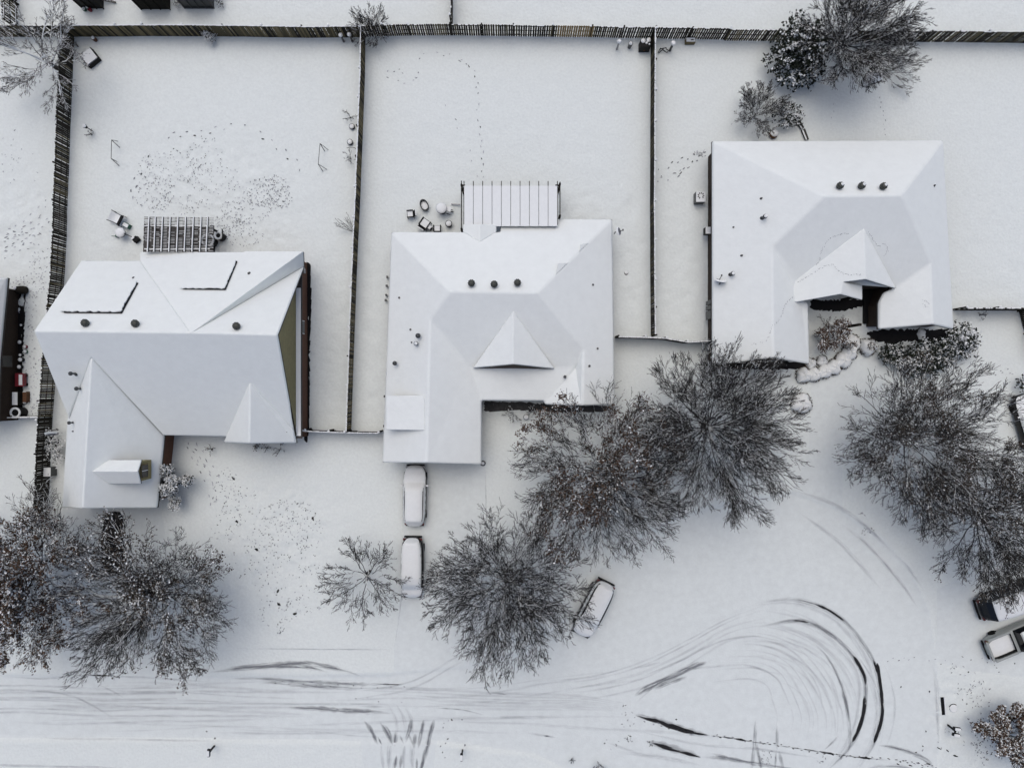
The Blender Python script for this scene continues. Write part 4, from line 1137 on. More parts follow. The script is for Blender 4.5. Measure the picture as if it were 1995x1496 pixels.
def grow_tree(base, R, Ht, nl, dens, seed, trunk_h=2.0, spread=(20, 84), r_trunk=.16, twig_r=.0155, up=.04, ratio=(.42, .42, .45), kids=(10, 9, 5), hz=None, az=None, wob=.12):
    """returns {level: [segments]}, {level: [branch id]}, twig tip points"""
    r = random.Random(seed)
    out = {0: [], 1: [], 2: [], 3: [], 4: []}; bid = {k: [] for k in out}; tips = []
    cnt = [0]
    def rv(): return Vector((r.gauss(0, 1), r.gauss(0, 1), r.gauss(0, 1)))
    def branch(p, d, L, rad, lev, tend):
        cnt[0] += 1; me = cnt[0]
        if lev > 1:
            o_ = Vector((p.x - c.x, p.y - c.y, 0)); q_ = o_.length / R
            d = (d + (o_.normalized() * .22 + Vector((0, 0, .10))) * min(1.0, q_ * 2.2)).normalized()
            az_ = math.atan2(o_.y, o_.x); lim = 1.0 + .03 * math.sin(3 * az_ + seed) + .03 * math.sin(5 * az_ + 2 * seed)
            if q_ > lim: L *= .18
            elif q_ + L / R > lim + .10: L *= max(.25, (lim + .10 - q_) * R / L)
        ns = {1: 7, 2: 5, 3: 4, 4: 2}[lev]
        pts = [p.copy()]; dirs = []
        for i in range(ns):
            d = (d + rv() * wob * (1.0 if lev < 3 else 1.3) + Vector((0, 0, tend))).normalized()
            dirs.append(d.copy()); pts.append(pts[-1] + d * (L / ns))
        rr = [max(twig_r * .7, rad * (1 - .78 * i / ns)) for i in range(ns + 1)]
        for i in range(ns):
            out[lev].append((*pts[i], *pts[i + 1], rr[i], rr[i + 1])); bid[lev].append(me)
        if lev == 4 or (lev == 3 and kids[2] == 0): tips.append((pts[-1], dirs[-1])); tips.append((pts[-2], dirs[-1])); return
        nk = max(2, int(round(kids[lev - 1] * dens * r.uniform(.8, 1.2))))
        for j in range(nk):
            t = .18 + .82 * (j + r.uniform(.1, .9)) / nk if lev > 1 else .22 + .78 * (j + r.uniform(.1, .9)) / nk
            k = min(ns - 1, int(t * ns)); f = t * ns - k
            q = pts[k].lerp(pts[k + 1], f)
            dd = dirs[k]
            ax = dd.cross(rv()).normalized()
            ang = math.radians(r.uniform(18, 46))
            nd = (dd * math.cos(ang) + ax * math.sin(ang)).normalized()
            nL = L * ratio[lev - 1] * (1.15 - .55 * t) * r.uniform(.75, 1.25)
            branch(q, nd, nL, max(twig_r, rr[k] * .58), lev + 1, up * (.5 if lev > 1 else .8))
    c = Vector(base); d = Vector((0, 0, 1))
    n0 = 4 if trunk_h > .5 else 1
    tp = [c + Vector((r.uniform(-.04, .04) * i, r.uniform(-.04, .04) * i, trunk_h * i / n0 - (.15 if i == 0 else 0))) for i in range(n0 + 1)]
    for i in range(n0):
        out[0].append((*tp[i], *tp[i + 1], r_trunk * (1.25 - .25 * i / n0 * 2), r_trunk * (1.25 - .25 * (i + 1) / n0 * 2))); bid[0].append(0)
    for i in range(nl):
        nlow = int(round(nl * .62))
        if az: a = az[i]; u_ = (i * .618) % 1.0
        elif i < nlow: a = 2 * math.pi * (i + r.uniform(-.35, .35)) / nlow; u_ = .45 * ((i * .618) % 1.0)
        else: a = (i - nlow) * 2.39996 + r.uniform(-.2, .2); u_ = .45 + .55 * ((i * .618) % 1.0)
        el = math.radians(spread[0] + (spread[1] - spread[0]) * u_)
        st = tp[-1] + Vector((0, 0, r.uniform(0, .12 * (Ht - trunk_h)) * (el > .7))) if i % 2 == 0 or n0 == 1 else tp[-2].lerp(tp[-1], r.uniform(.2, .9))
        d = Vector((math.cos(a) * math.cos(el), math.sin(a) * math.cos(el), math.sin(el)))
        Lh = R / max(.30, math.cos(el)); Lv = 1.25 * (Ht - trunk_h) / max(.35, math.sin(el))
        branch(st, d, min(.95 * Lh, Lv if el > .7 else 1.2 * R, 1.25 * R) * r.uniform(.9, 1.06) * (hz or 1), r_trunk * r.uniform(.30, .44) * (1 if nl < 16 else .78), 1, up)
    return out, bid, tips

def tree(name, label, px, py, Rpx, Ht=9.0, nl=9, dens=1.0, seed=1, snow=(.7, .5, .3, .2), leaves=0, leaf=('leaf_brown', .16, .4), group='bare trees around the cul-de-sac', cat='tree', bark='bark', **kw):
    z = kw.pop('zc', 2.6)
    c = P(px, py, z); g = gz(c.x, c.y)
    T = thing(name, label, cat, (c.x, c.y, g), group)
    R = Rpx * S / 1.09 * 1.08
    out, bid, tips = grow_tree((c.x, c.y, g), R, Ht, nl, dens, seed, **kw)
    r = np.random.default_rng(seed)
    def fl(lev, p):
        ids = np.asarray(bid[lev]); tab = r.random(ids.max() + 1 if len(ids) else 1) < p
        return tab[ids] & (r.random(len(ids)) < .85)
    bm = [M[bark], M['cap_snow']]
    tubes(out[0], 8, T, 'trunk', bm, np.zeros(len(out[0]), bool))
    tubes(out[1], 6, T, 'branches', bm, fl(1, snow[0]), -.05)
    sm = out[2] + out[3] + out[4]
    f = np.concatenate([fl(2, snow[1]), fl(3, snow[2]), fl(4, snow[3])]) if out[4] else np.concatenate([fl(2, snow[1]), fl(3, snow[2])])
    tubes(sm, 3, T, 'crown', bm, f, .33)
    if leaves:
        pts, mi = [], []
        rr = random.Random(seed + 5)
        cl = [(rr.uniform(-1, 1), rr.uniform(-1, 1), rr.uniform(.25, .6)) for _ in range(7)]
        for p, d in tips:
            wgt = (.5 if leaves > 5 else -.05) + max((1 - math.hypot((p.x - c.x) / R - a, (p.y - c.y) / R - b) / s) for a, b, s in cl)
            for _ in range(leaves):
                if rr.random() < wgt:
                    pts.append((p.x + rr.gauss(0, .10), p.y + rr.gauss(0, .10), p.z + rr.gauss(0, .08)))
                    mi.append(1 if rr.random() < leaf[2] else 0)
        if pts: leaf_cards(pts, leaf[1], T, 'leaves', [M[leaf[0]], M['cap_snow']], mi)
    return T

tree('bare_tree', 'round bare tree with fine dark twigs, beside the snow-covered van on the driveway', 992, 1130, 152, 6.8, 48, 1.0, 21, (1, .6, .28, .12), kids=(10, 8, 4))
tree('leafy_tree', 'tree holding clumps of brown leaves in front of the middle house', 1163, 918, 158, 6.8, 46, 1.0, 22, (1, .65, .28, .14), leaves=1, leaf=('leaf_brown', .15, .16), kids=(10, 8, 4))
tree('dense_tree', 'very dense fine-twigged bare tree covering the garage end of the gabled house', 1385, 832, 160, 7, 52, 1.05, 23, (.5, .35, .22, .16), kids=(10, 8, 4), spread=(14, 78), wob=.08)
tree('dark_tree', 'wide dark tree with a few small withered leaves beyond the curved drive', 1775, 858, 158, 7.2, 46, 1.0, 24, (.8, .5, .22, .12), leaves=1, leaf=('leaf_dull', .12, .12), kids=(10, 8, 4))
tree('dark_tree', 'dark tree overhanging the parked truck beside the turning circle', 1920, 1005, 142, 7.5, 38, 1.0, 25, (.4, .3, .2, .15), leaves=1, leaf=('leaf_dull', .11, .12), kids=(10, 8, 4))
tree('small_bare_tree', 'small open bare tree on the trodden lawn beside the snow-covered van', 712, 1124, 84, 5.5, 20, .85, 26, (.5, .3, .15, .1), trunk_h=1.3, r_trunk=.10, kids=(8, 7, 3), spread=(10, 62), zc=1.8)
tree('leafy_tree', 'wide tree with snow-flecked withered leaves below the black driveway patch', 312, 1150, 164, 5.8, 46, 1.0, 131, (1, .6, .3, .18), leaves=1, leaf=('leaf_dull', .15, .28), kids=(10, 8, 4))
tree('leafy_tree', 'brown-leaved tree thick with clumps of snow beside the road edge', 72, 1100, 164, 7.5, 38, 1.0, 28, (.8, .5, .35, .3), leaves=3, leaf=('leaf_brown', .17, .30), kids=(9, 8, 4))
tree('white_limbed_tree', 'old tree with thick snow-white limbs at the fence corner', 90, 118, 108, 7, 15, 1.0, 29, (1, .95, .75, .35), trunk_h=1.6, r_trunk=.17, spread=(15, 55), bark='bark_pale', kids=(8, 7, 4), zc=2.0)
tree('big_bare_tree', 'big radiating bare tree against the back fence beside the evergreen', 1638, 84, 114, 8, 42, 1.05, 30, (.6, .5, .35, .25), trunk_h=1.4, r_trunk=.16, kids=(9, 8, 4), spread=(18, 80), zc=1.8, wob=.09)
tree('leafy_tree', 'round brown-leaved tree speckled with snow at the lower corner', 1970, 1435, 62, 5.5, 24, 1.1, 31, (.6, .5, .4, .4), leaves=6, leaf=('leaf_brown', .17, .4), trunk_h=1.2, r_trunk=.1, kids=(7, 6, 4), zc=1.5)
tree('snowy_tree', 'small snow-plastered tree at the garage corner of the solar house', 340, 945, 40, 4.0, 10, 1.0, 32, (1, .9, .8, .7), leaves=7, leaf=('leaf_green', .16, .75), trunk_h=.9, r_trunk=.08, kids=(6, 5, 3), zc=1.2, group='small garden shrubs')

def shrub(label, px, py, Rpx, Ht, nl=8, dens=.8, seed=1, snow=(.5, .4, .3, .2), leaves=0, leaf=('leaf_green', .12, .4), spread=(25, 80), twig_r=.012, kids=(5, 4, 3), bark='bark', wob=.14, az=None, name='bare_shrub'):
    return tree(name, label, px, py, Rpx, Ht, nl, dens, seed, snow, leaves, leaf, 'small garden shrubs', 'shrub', bark, trunk_h=.12, r_trunk=.05, twig_r=twig_r, kids=kids, spread=spread, zc=.2, wob=wob, az=az)

shrub('wiry bare shrub growing through the back fence between two gardens', 728, 66, 44, 3.2, 26, 1.0, 41, (.4, .25, .12, .08), kids=(7, 5, 3), spread=(30, 85), wob=.09)
shrub('snow-tangled bare shrub behind the gabled house wall', 1470, 226, 54, 3.0, 26, 1.1, 42, (.4, .25, .2, .15), kids=(7, 6, 3))
shrub('fan of thin bare stems beside the big radiating tree', 1722, 142, 62, 2.6, 9, 1.0, 43, (.3, .2, .1, .1), kids=(6, 5, 3), spread=(12, 40), az=[-.9, -.5, -.2, .0, .2, .4, .6, .85, 1.1], wob=.07)
shrub('thin whip of bare stems leaning on the greenish fence', 690, 452, 38, 1.6, 7, .7, 44, (.2, .1, .1, .1), kids=(4, 2, 0), spread=(10, 40), az=[2.2, 2.4, 2.6, 2.75, 1.9, 1.6, 2.95], wob=.05)
shrub('brown grassy ornamental shrub in the entry courtyard', 1614, 652, 44, 2.2, 18, 1.0, 45, (.3, .3, .3, .3), 4, ('leaf_brown', .12, .3), (25, 85), kids=(6, 4, 3))
for i, (x, y, R, h, lb) in enumerate(((682, 228, 17, .8, 'small dead plant by the greenish fence above two round pots'), (683, 309, 17, .7, 'small dead plant by the greenish fence below two round pots'), (177, 262, 10, .6, 'dry tuft below the bird feeder'),
                                  (1912, 614, 11, 1.0, 'small dark shrub in front of the short fence'), (545, 876, 16, .8, 'bare foundation shrub under the corner of the solar house'), (520, 873, 10, .6, 'snowy foundation shrub beside the bare one by the solar house'),
                                  (500, 870, 9, .5, 'tiniest snowy shrub under the front eave of the solar house'), (412, 875, 13, .5, 'flattened shrub near the front walk of the solar house'), (1000, 808, 22, 1.0, 'dusky shrub under the porch eave of the middle house'), (1040, 802, 20, 1.0, 'snowy shrub beside the white planter by the middle house'),
                                  (1172, 1494, 18, .9, 'brown tuft at the lower edge of the road'), (1114, 1482, 7, .6, 'small black weed poking from the snow near the lower edge'), (1392, 645, 16, .8, 'wispy stems by the gabled house wall at the bowed fence'), (1366, 72, 9, 1.6, 'dark snow-tipped sapling leaning against the fence near the green bench'),
                                  (150, 90, 7, .5, 'small dark weed beside the brown pot at the fence corner'), (1540, 560, 10, .4, None))):
    if lb is None: continue
    shrub(lb, x, y, R, h, 7, .8, 50 + i, (.4, .3, .3, .3), 2 if i in (5, 6, 8, 9, 10) else 0, ('leaf_dull', .1, .5), (25, 80), .014, (4, 3, 0))
shrub('shrub with one snow-loaded side stooping from the back fence', 410, 78, 15, 1.9, 10, 1.0, 70, (1, .9, .9, .8), 5, ('leaf_green', .11, .8), (35, 88), .014, (4, 3, 0))
shrub('frosted low shrub beside the meter wall of the gabled house', 1376, 672, 12, 1.3, 8, .9, 71, (.8, .8, .8, .8), 4, ('leaf_green', .10, .8), (30, 85), .014, (4, 3, 0))

def evergreen(name, label, px, py, lobes, Ht, n, seed, leafsz=.17, snow=.28, z0=.4, group='small garden shrubs', cat='shrub', zc=0.0, col='leaf_green'):
    """broad evergreen: leaf sprays packed in uneven lobes; lobes: (dx px, dy px, radius px, height m)"""
    c = P(px, py, zc); g = gz(c.x, c.y)
    T = thing(name, label, cat, (c.x, c.y, g), group)
    r = random.Random(seed)
    mb = MB(); mb.lathe((c.x, c.y, g - .1), [(.09, 0), (.06, Ht * .5)], 8); tr = mb.build('trunk', M['bark'], T)
    sg, pts, mi = [], [], []
    for dx, dy, rp, h in lobes:
        q = Vector((c.x + dx * S, c.y - dy * S, g)); R = rp * S
        sg.append((c.x, c.y, g + Ht * .25, q.x, q.y, g + h * .75, .045, .02))
        k = int(n * rp * rp / 600)
        for _ in range(k // 7):
            a = r.uniform(0, 6.283); v = r.random(); rr = R * math.sqrt(r.random()) * r.uniform(.8, 1.12)
            zz = z0 + (h - z0) * (1 - .55 * (rr / R) ** 2) * r.uniform(.45, 1.0)
            p = Vector((q.x + rr * math.cos(a), q.y + rr * math.sin(a), g + zz))
            out = Vector((math.cos(a), math.sin(a), .3))
            top = zz > h * .55 * (1 - .3 * (rr / R) ** 2)
            sn = r.random() < snow * (1.7 if top else .5)
            for j in range(7):
                pts.append((p.x + out.x * .05 * j + r.gauss(0, .06), p.y + out.y * .05 * j + r.gauss(0, .06), p.z + .02 * j + r.gauss(0, .05)))
                mi.append(1 if (sn and r.random() < .8) or r.random() < .05 else 0)
    tubes(sg, 5, T, 'branches', [M['bark']])
    leaf_cards(pts, leafsz, T, 'leaves', [M[col], M['cap_snow']], mi, .6, .65)
    return T
evergreen('evergreen_tree', 'dark broadleaf evergreen tree with dabs of snow against the back fence', 1538, 128, [(0, 0, 40, 4.5), (-32, 8, 24, 3.4), (25, 12, 26, 3.2), (-10, 32, 26, 2.6), (10, -30, 24, 4.4), (-12, -52, 16, 4.0), (-22, -25, 22, 4.0), (30, -14, 20, 3.6), (16, 34, 18, 2.2)], 4.6, 640, 81, .19, .15, group='bare trees around the cul-de-sac', cat='tree')
evergreen('evergreen_shrub', 'snowy round evergreen shrub beside the leaning log edge', 1525, 232, [(0, 0, 18, 1.5), (-12, 8, 14, 1.1), (14, -4, 15, 1.2), (0, -16, 12, 1.3), (14, 12, 10, .9)], 1.5, 620, 82, .14, .4)
evergreen('spreading_juniper', 'spreading dark juniper with snowy tips in front of the east gable', 1775, 693, [(-40, 0, 22, 1.0), (-15, 5, 26, 1.2), (15, 2, 30, 1.4), (0, 20, 20, .9), (45, 0, 26, 1.6), (-55, -6, 14, .8), (30, 22, 18, .9)], 1.4, 620, 83, .17, .2)
evergreen('upright_juniper', 'taller feathery juniper at the eave corner of the gabled house', 1848, 668, [(0, 0, 28, 2.4), (20, -6, 20, 2.0), (-16, 12, 20, 1.8), (24, 14, 16, 1.4), (4, -20, 16, 2.0)], 2.4, 600, 84, .17, .32)
evergreen('snowy_hedge', 'row of snow-crushed shrubs squeezed between the dish fence and the solar house', 114, 862, [(0, -14, 12, 1.0), (3, 2, 12, .9), (0, 18, 13, .9), (6, 30, 10, .6), (-3, -2, 10, .9)], 1.0, 600, 85, .13, .75)
evergreen('dark_shrub', 'small black shrub at the edge of the picture just above the cut-off snowy car', 1982, 745, [(0, 0, 12, 1.2), (8, 12, 14, 1.4)], 1.2, 620, 87, .15, .2)

def snow_bush(label, px, py, Rpx, h, seed, bare=0.0):
    c = P(px, py); g = gz(c.x, c.y); R = Rpx * S
    T = thing('snowy_bush', label, 'bush', (c.x, c.y, g), 'round snow-capped bushes of the gabled house')
    r = random.Random(seed)
    n, rings = 26, 8
    ph = [r.uniform(0, 6.28) for _ in range(6)]
    vs = []
    for k in range(rings):
        t = k / (rings - 1)
        for i in range(n):
            a = 2 * math.pi * i / n
            w = 1 + .10 * math.sin(3 * a + ph[0]) + .07 * math.sin(5 * a + ph[1] + 2 * t) + .05 * math.sin(9 * a + ph[2])
            rr = R * .93 * math.sin(min(1, t * 1.02) * math.pi / 2) ** .8 * w
            z = h * (math.cos(t * math.pi / 2) ** .75) * (1 + .08 * math.sin(4 * a + ph[3] + 3 * t)) if t < 1 else h * .22
            vs.append((c.x + rr * math.cos(a), c.y + rr * math.sin(a), g + .05 + z))
    fs = [(k * n + i, (k + 1) * n + i, (k + 1) * n + (i + 1) % n, k * n + (i + 1) % n) for k in range(rings - 1) for i in range(n)]
    mb = MB(); mb.add(vs, fs); mb.build('snow_cap', M['cap_snow'], T, True)
    pts, mi = [], []
    for _ in range(int(260 * Rpx / 16)):
        a = r.uniform(0, 6.28); rr = R * r.uniform(.82, 1.06)
        pts.append((c.x + rr * math.cos(a), c.y + rr * math.sin(a), g + r.uniform(.05, h * .55))); mi.append(0 if r.random() < .85 else 1)
    for _ in range(int(220 * bare)):
        a = r.uniform(0, 6.28); rr = R * .5 * math.sqrt(r.random())
        pts.append((c.x + rr * math.cos(a), c.y + rr * math.sin(a), g + h * r.uniform(1.0, 1.12))); mi.append(0 if r.random() < .7 else 1)
    leaf_cards(pts, .11, T, 'leaves', [M['leaf_dull'], M['cap_snow']], mi, .3)
snow_bush('round snow-capped bush with a dark bare crown, standing alone by the porch', 1688, 676, 17, .9, 91, 1.0)
for i, (x, y, R, lb) in enumerate(((1658, 668, 14, 'snow-capped bush nearest the solitary round bush in the courtyard hedge'), (1653, 687, 13, 'second bush from the porch end of the snowy courtyard hedge'), (1640, 702, 14, 'third bush from the porch end of the snowy courtyard hedge'),
                                   (1622, 715, 13, 'bush at the bend of the snowy courtyard hedge'), (1604, 724, 12, 'third bush from the garage end of the snowy courtyard hedge'), (1585, 729, 12, 'second bush from the garage end of the snowy courtyard hedge'), (1564, 731, 13, 'bush at the garage end of the snowy courtyard hedge'),
                                   (1600, 703, 9, 'little bush tucked inside the courtyard hedge'), (1578, 708, 9, 'little bush beside the garage wall inside the courtyard hedge'), (1560, 786, 17, 'round snowy bush under the edge of the dense fine-twigged tree'))):
    snow_bush(lb, x, y, R * 1.22, .55 if R > 10 else .4, 92 + i)
# ------------------------------------------------------------------ vehicles
def lerp_tab(tab, y):
    for (a, va), (b, vb) in zip(tab, tab[1:]):
        if y <= b:
            t = (y - a) / (b - a) if b > a else 0
            t = max(0, min(1, t)); t = t * t * (3 - 2 * t)
            return va + (vb - va) * t
    return tab[-1][1]

def vehicle(name, label, cat, px, py, head, L, Wd, belt, roofl, paint, zr, top_w=.76, snow_t=.10, side_cover=True, snow_from=None, snow_to=None, bed=None, group='snow covered vehicles', mirror_y=None):
    """head: direction of the nose in photo pixels; belt / roofl: tables (y from tail to nose, height)"""
    c = P(px, py, .9); g = gz(c.x, c.y)
    T = thing(name, label, cat, (c.x, c.y, g), group)
    f = Vector((head[0], -head[1])).normalized(); s = Vector((f.y, -f.x))
    def X(x, y, z): return (c.x + s.x * x + f.x * y, c.y + s.y * x + f.y * y, g + z)
    def hw(y):
        q = min(1.0, abs(2 * y / L)); return Wd / 2 * (1 - q ** 6) ** (1 / 3.4) * (1 - .05 * q * q)
    NY_ = 34
    ys = [-L / 2 + L * (i / NY_) for i in range(NY_ + 1)]
    ys[0] += .012; ys[-1] -= .012
    # body shell
    mb = MB(); rows = []
    for y in ys:
        w, zb = hw(y), lerp_tab(belt, y)
        rows.append([(w * .90, .24), (w * .985, .36), (w, .55), (w * .99, zb * .82), (w * .95, zb - .02), (w * .86, zb + .015)])
    vs = []
    for y, r in zip(ys, rows):
        vs += [X(-x, y, z) for x, z in r] + [X(x, y, z) for x, z in reversed(r)]
    k = len(rows[0]) * 2
    fs = [(i * k + j, i * k + (j + 1) % k, (i + 1) * k + (j + 1) % k, (i + 1) * k + j) for i in range(len(ys) - 1) for j in range(k)]
    fs += [tuple(range(k - 1, -1, -1)), tuple((len(ys) - 1) * k + j for j in range(k))]
    if bed is not None:      # leave the load bed open
        y0, y1 = bed
        fs = [q for n_, q in enumerate(fs) if not (n_ < (len(ys) - 1) * k and n_ % k == len(rows[0]) - 1 and y0 - .05 < ys[n_ // k] and ys[n_ // k + 1] < y1 + .05)]
    mb.add(vs, fs)
    mb.build('body', M[paint], T, True)
    # cabin: glass sides and painted roof
    ya, yb = roofl[0][0], roofl[-1][0]
    cy = [ya + (yb - ya) * i / 16 for i in range(17)]
    mb = MB(); vs = []
    for y in cy:
        w, zb, zt = hw(y), lerp_tab(belt, y), lerp_tab(roofl, y)
        h = max(0, zt - zb)
        vs += [X(x * w, y, zb - .02 + h * t) for x, t in ((-.90, 0), (-.5 * (.9 + top_w), .55), (-top_w - .02, .92), (-top_w * .85, 1.0), (0, 1.02), (top_w * .85, 1.0), (top_w + .02, .92), (.5 * (.9 + top_w), .55), (.90, 0))]
    fs, ms = [], []
    o = len(mb.v)
    for i in range(len(cy) - 1):
        for j in range(8):
            mb.add([vs[i * 9 + j], vs[i * 9 + j + 1], vs[(i + 1) * 9 + j + 1], vs[(i + 1) * 9 + j]], [(0, 1, 2, 3)], 1 if (2 <= j <= 5 and abs(lerp_tab(roofl, cy[i]) - zr) < .12) else 0)
    mb.build('cabin', [M['glass'], M[paint]], T)
    # wheels
    for wx in (-1, 1):
        for wy in (-.31, .31):
            w = MB(); q = X(wx * (Wd / 2 - .13), wy * L, .32)
            n = 16; a = Vector((s.x, s.y, 0)); vs = []
            for t in (-.1, .1):
                for rr in (.32,):
                    for i in range(n):
                        an = 2 * math.pi * i / n
                        vs.append(Vector(q) + a * t + Vector((f.x, f.y, 0)) * rr * math.cos(an) + Vector((0, 0, 1)) * rr * math.sin(an))
            w.add(vs, [(i, (i + 1) % n, n + (i + 1) % n, n + i) for i in range(n)] + [tuple(range(n)), tuple(range(2 * n - 1, n - 1, -1))])
            w.build('wheel', M['tyre'], T)
    # lamps and bumpers
    for e, m in ((-1, 'lamp_red'), (1, 'galv')):
        for sx in (-1, 1):
            y = e * (L / 2 - .06); b = MB(); w = hw(y)
            b.box(X(sx * Wd * .34, e * (L / 2 - .16), lerp_tab(belt, y) * .78), (.26, .14, .16), math.atan2(s.y, s.x)); b.build('tail_lamp' if e < 0 else 'headlamp', M[m], T)
        b = MB(); b.box(X(0, e * (L / 2 - .02), .45), (Wd * .78, .12, .16), math.atan2(s.y, s.x)); bevel(b.build('bumper', M['black'], T), .03)
    my = mirror_y if mirror_y is not None else yb - .75
    for sx in (-1, 1):
        b = MB(); b.box(X(sx * (Wd / 2 + .07), my, lerp_tab(belt, my) + .06), (.18, .12, .14), math.atan2(s.y, s.x), 0, 1); bevel(b.build('wing_mirror', [M['black'], M['cap_snow']], T), .02)
    # snow blanket
    sa = -L / 2 if snow_from is None else snow_from; sb = L / 2 if snow_to is None else snow_to
    def blanket(sa, sb, nm='snow_cover'):
        sy = [sa + (sb - sa) * i / 40 for i in range(41)]
        mb = MB(); vs = []
        jx = [rnd.uniform(-.02, .02) for _ in range(42)]
        for i, y in enumerate(sy):
            yy = max(-L / 2 + .03, min(L / 2 - .03, y))
            w, zb = hw(yy), lerp_tab(belt, yy)
            zt = lerp_tab(roofl, yy) if ya <= yy <= yb else zb
            e = min(1, min(y - sa, sb - y) / .22); e = math.sqrt(max(0, 1 - (1 - e) ** 2))
            up = snow_t * (.25 + .75 * e)
            h = max(0, zt - zb)
            if h > .1 and not side_cover:
                q = [(-top_w - .04, h * .86, 0), (-top_w * .92, h, .7), (-.45, h * 1.03, 1), (0, h * 1.04, 1.05), (.45, h * 1.03, 1), (top_w * .92, h, .7), (top_w + .04, h * .86, 0)]
            elif h > .1:
                q = [(-.955, .0, .15), (-.5 * (.9 + top_w) - .03, h * .55, .45), (-top_w * .88, h, .8), (0, h * 1.04, 1.05), (top_w * .88, h, .8), (.5 * (.9 + top_w) + .03, h * .55, .45), (.955, .0, .15)]
            else:
                q = [(-.955, -.01, .1), (-.88, .0, .8), (-.45, .03, 1), (0, .04, 1.05), (.45, .03, 1), (.88, .0, .8), (.955, -.01, .1)]
            vs += [X(x * w + jx[i] * (1 if k_ in (0, 6) else 0), y, zb + z + up * u) for k_, (x, z, u) in enumerate(q)]
        fs = [(i * 7 + j, i * 7 + j + 1, (i + 1) * 7 + j + 1, (i + 1) * 7 + j) for i in range(40) for j in range(6)]
        fs += [tuple(range(6, -1, -1)), tuple(40 * 7 + j for j in range(7))]
        mb.add(vs, fs)
        o = mb.build(nm, M['cap_snow'], T, True)
        sub = o.modifiers.new("smooth", 'SUBSURF'); sub.levels = 1; sub.render_levels = 1
    blanket(sa, sb)
    return T, X, hw

HATCH_B = [(-2.3, .95), (-1.9, 1.0), (0.6, .98), (1.35, .95), (2.0, .82), (2.3, .62)]
vehicle('parked_car', 'snow-buried hatchback nose-in below the middle house garage', 'car', 807.5, 966, (0.012, -1), 4.55, 1.76, HATCH_B, [(-2.2, 1.0), (-1.75, 1.46), (-.3, 1.52), (.35, 1.48), (1.25, .96)], 'paint_grey', 1.5, .78, .10, mirror_y=.8)
vehicle('parked_car', 'snow-covered van parked behind the hatchback, twigs of the small bare tree over it', 'van', 803, 1106, (-0.01, 1), 4.55, 1.72, [(-2.28, 1.02), (-1.0, 1.05), (1.2, 1.0), (1.9, .9), (2.3, .7)], [(-2.24, 1.1), (-2.0, 1.70), (.6, 1.74), (.95, 1.66), (1.7, 1.0)], 'paint_black', 1.72, .82, .10, side_cover=False, mirror_y=1.2)
vehicle('parked_car', 'snow-covered car parked askew on the turning circle', 'car', 1157, 1187, (-50, 99), 4.45, 1.78, [(-2.25, .98), (-1.2, 1.0), (1.0, .98), (1.8, .88), (2.25, .66)], [(-2.2, 1.02), (-1.9, 1.5), (.2, 1.58), (.6, 1.52), (1.45, .96)], 'paint_black', 1.55, .84, .10, mirror_y=1.05)
t4, X4, _ = vehicle('parked_car', 'black utility car with a snowless tail under the dark tree', 'car', 1972, 1170, (.945, -.325), 5.0, 1.98, [(-2.5, .95), (-2.2, 1.08), (1.0, 1.08), (1.7, 1.02), (2.5, .85)], [(-2.42, 1.1), (-1.95, 1.80), (.3, 1.85), (.8, 1.75), (1.6, 1.05)], 'paint_black', 1.82, .80, .10, side_cover=False, snow_from=-1.9, mirror_y=1.2)
vehicle('parked_car', 'dark snow-covered car cut off by the edge of the picture beyond the wide dark tree', 'car', 2012, 826, (-20, -70), 4.5, 1.8, HATCH_B, [(-2.2, 1.0), (-1.75, 1.46), (-.3, 1.52), (.35, 1.48), (1.25, .96)], 'paint_black', 1.5, .78, .09, mirror_y=.8)
b = MB(); b.bar(X4(-.7, -2.47, .72), X4(.7, -2.47, .72), .05, .05); b.bar(X4(-.62, -2.3, 1.18), X4(.62, -2.3, 1.18), .04, .04); b.build('chrome_trim', M['galv'], t4)
t5, X5, hw5 = vehicle('pickup_truck', 'pale pickup truck with snow in its open bed beside the black utility car', 'pickup', 1994, 1242, (.925, -.38), 5.6, 1.92, [(-2.8, 1.0), (-.5, 1.02), (1.2, 1.02), (2.3, .98), (2.8, .8)], [(-.62, 1.03), (-.5, 1.72), (.8, 1.78), (1.1, 1.7), (1.8, 1.03)], 'paint_silver', 1.75, .80, .10, side_cover=False, snow_from=-.4, bed=(-2.8, -.72), mirror_y=1.3)
b = MB()
b.add([X5(x, y, .55) for x, y in ((-.72, -2.6), (.72, -2.6), (.72, -.75), (-.72, -.75))] + [X5(x, y, 1.0) for x, y in ((-.72, -2.6), (.72, -2.6), (.72, -.75), (-.72, -.75))], [(0, 1, 2, 3), (0, 4, 5, 1), (1, 5, 6, 2), (2, 6, 7, 3), (3, 7, 4, 0)])
bd = b.build('load_bed', M['black'], t5)
b = MB()
n = 8; vs = []
for i in range(n + 1):
    for j in range(n + 1):
        u, v = i / n, j / n
        vs.append(X5(-.7 + 1.4 * u, -2.58 + 1.8 * v, .66 + .05 * math.sin(u * 3.1) + .05 * math.sin(v * 3) + rnd.uniform(0, .012)))
b.add(vs, [(i * (n + 1) + j, (i + 1) * (n + 1) + j, (i + 1) * (n + 1) + j + 1, i * (n + 1) + j + 1) for i in range(n) for j in range(n)])
b.build('bed_snow', M['cap_snow'], t5, True)
b = MB()
for x in (-1, 1): b.bar(X5(x * .83, -2.6, 1.03), X5(x * .83, -.8, 1.03), .17, .05)
b.bar(X5(-.8, -2.7, 1.02), X5(.8, -2.7, 1.02), .16, .05); b.build('bed_rail', M['paint_silver'], t5)
b = MB(); b.box(X5(-.82, -2.66, 1.06), (.14, .1, .03)); b.build('cap_plug', M['tan_wood'], t5)

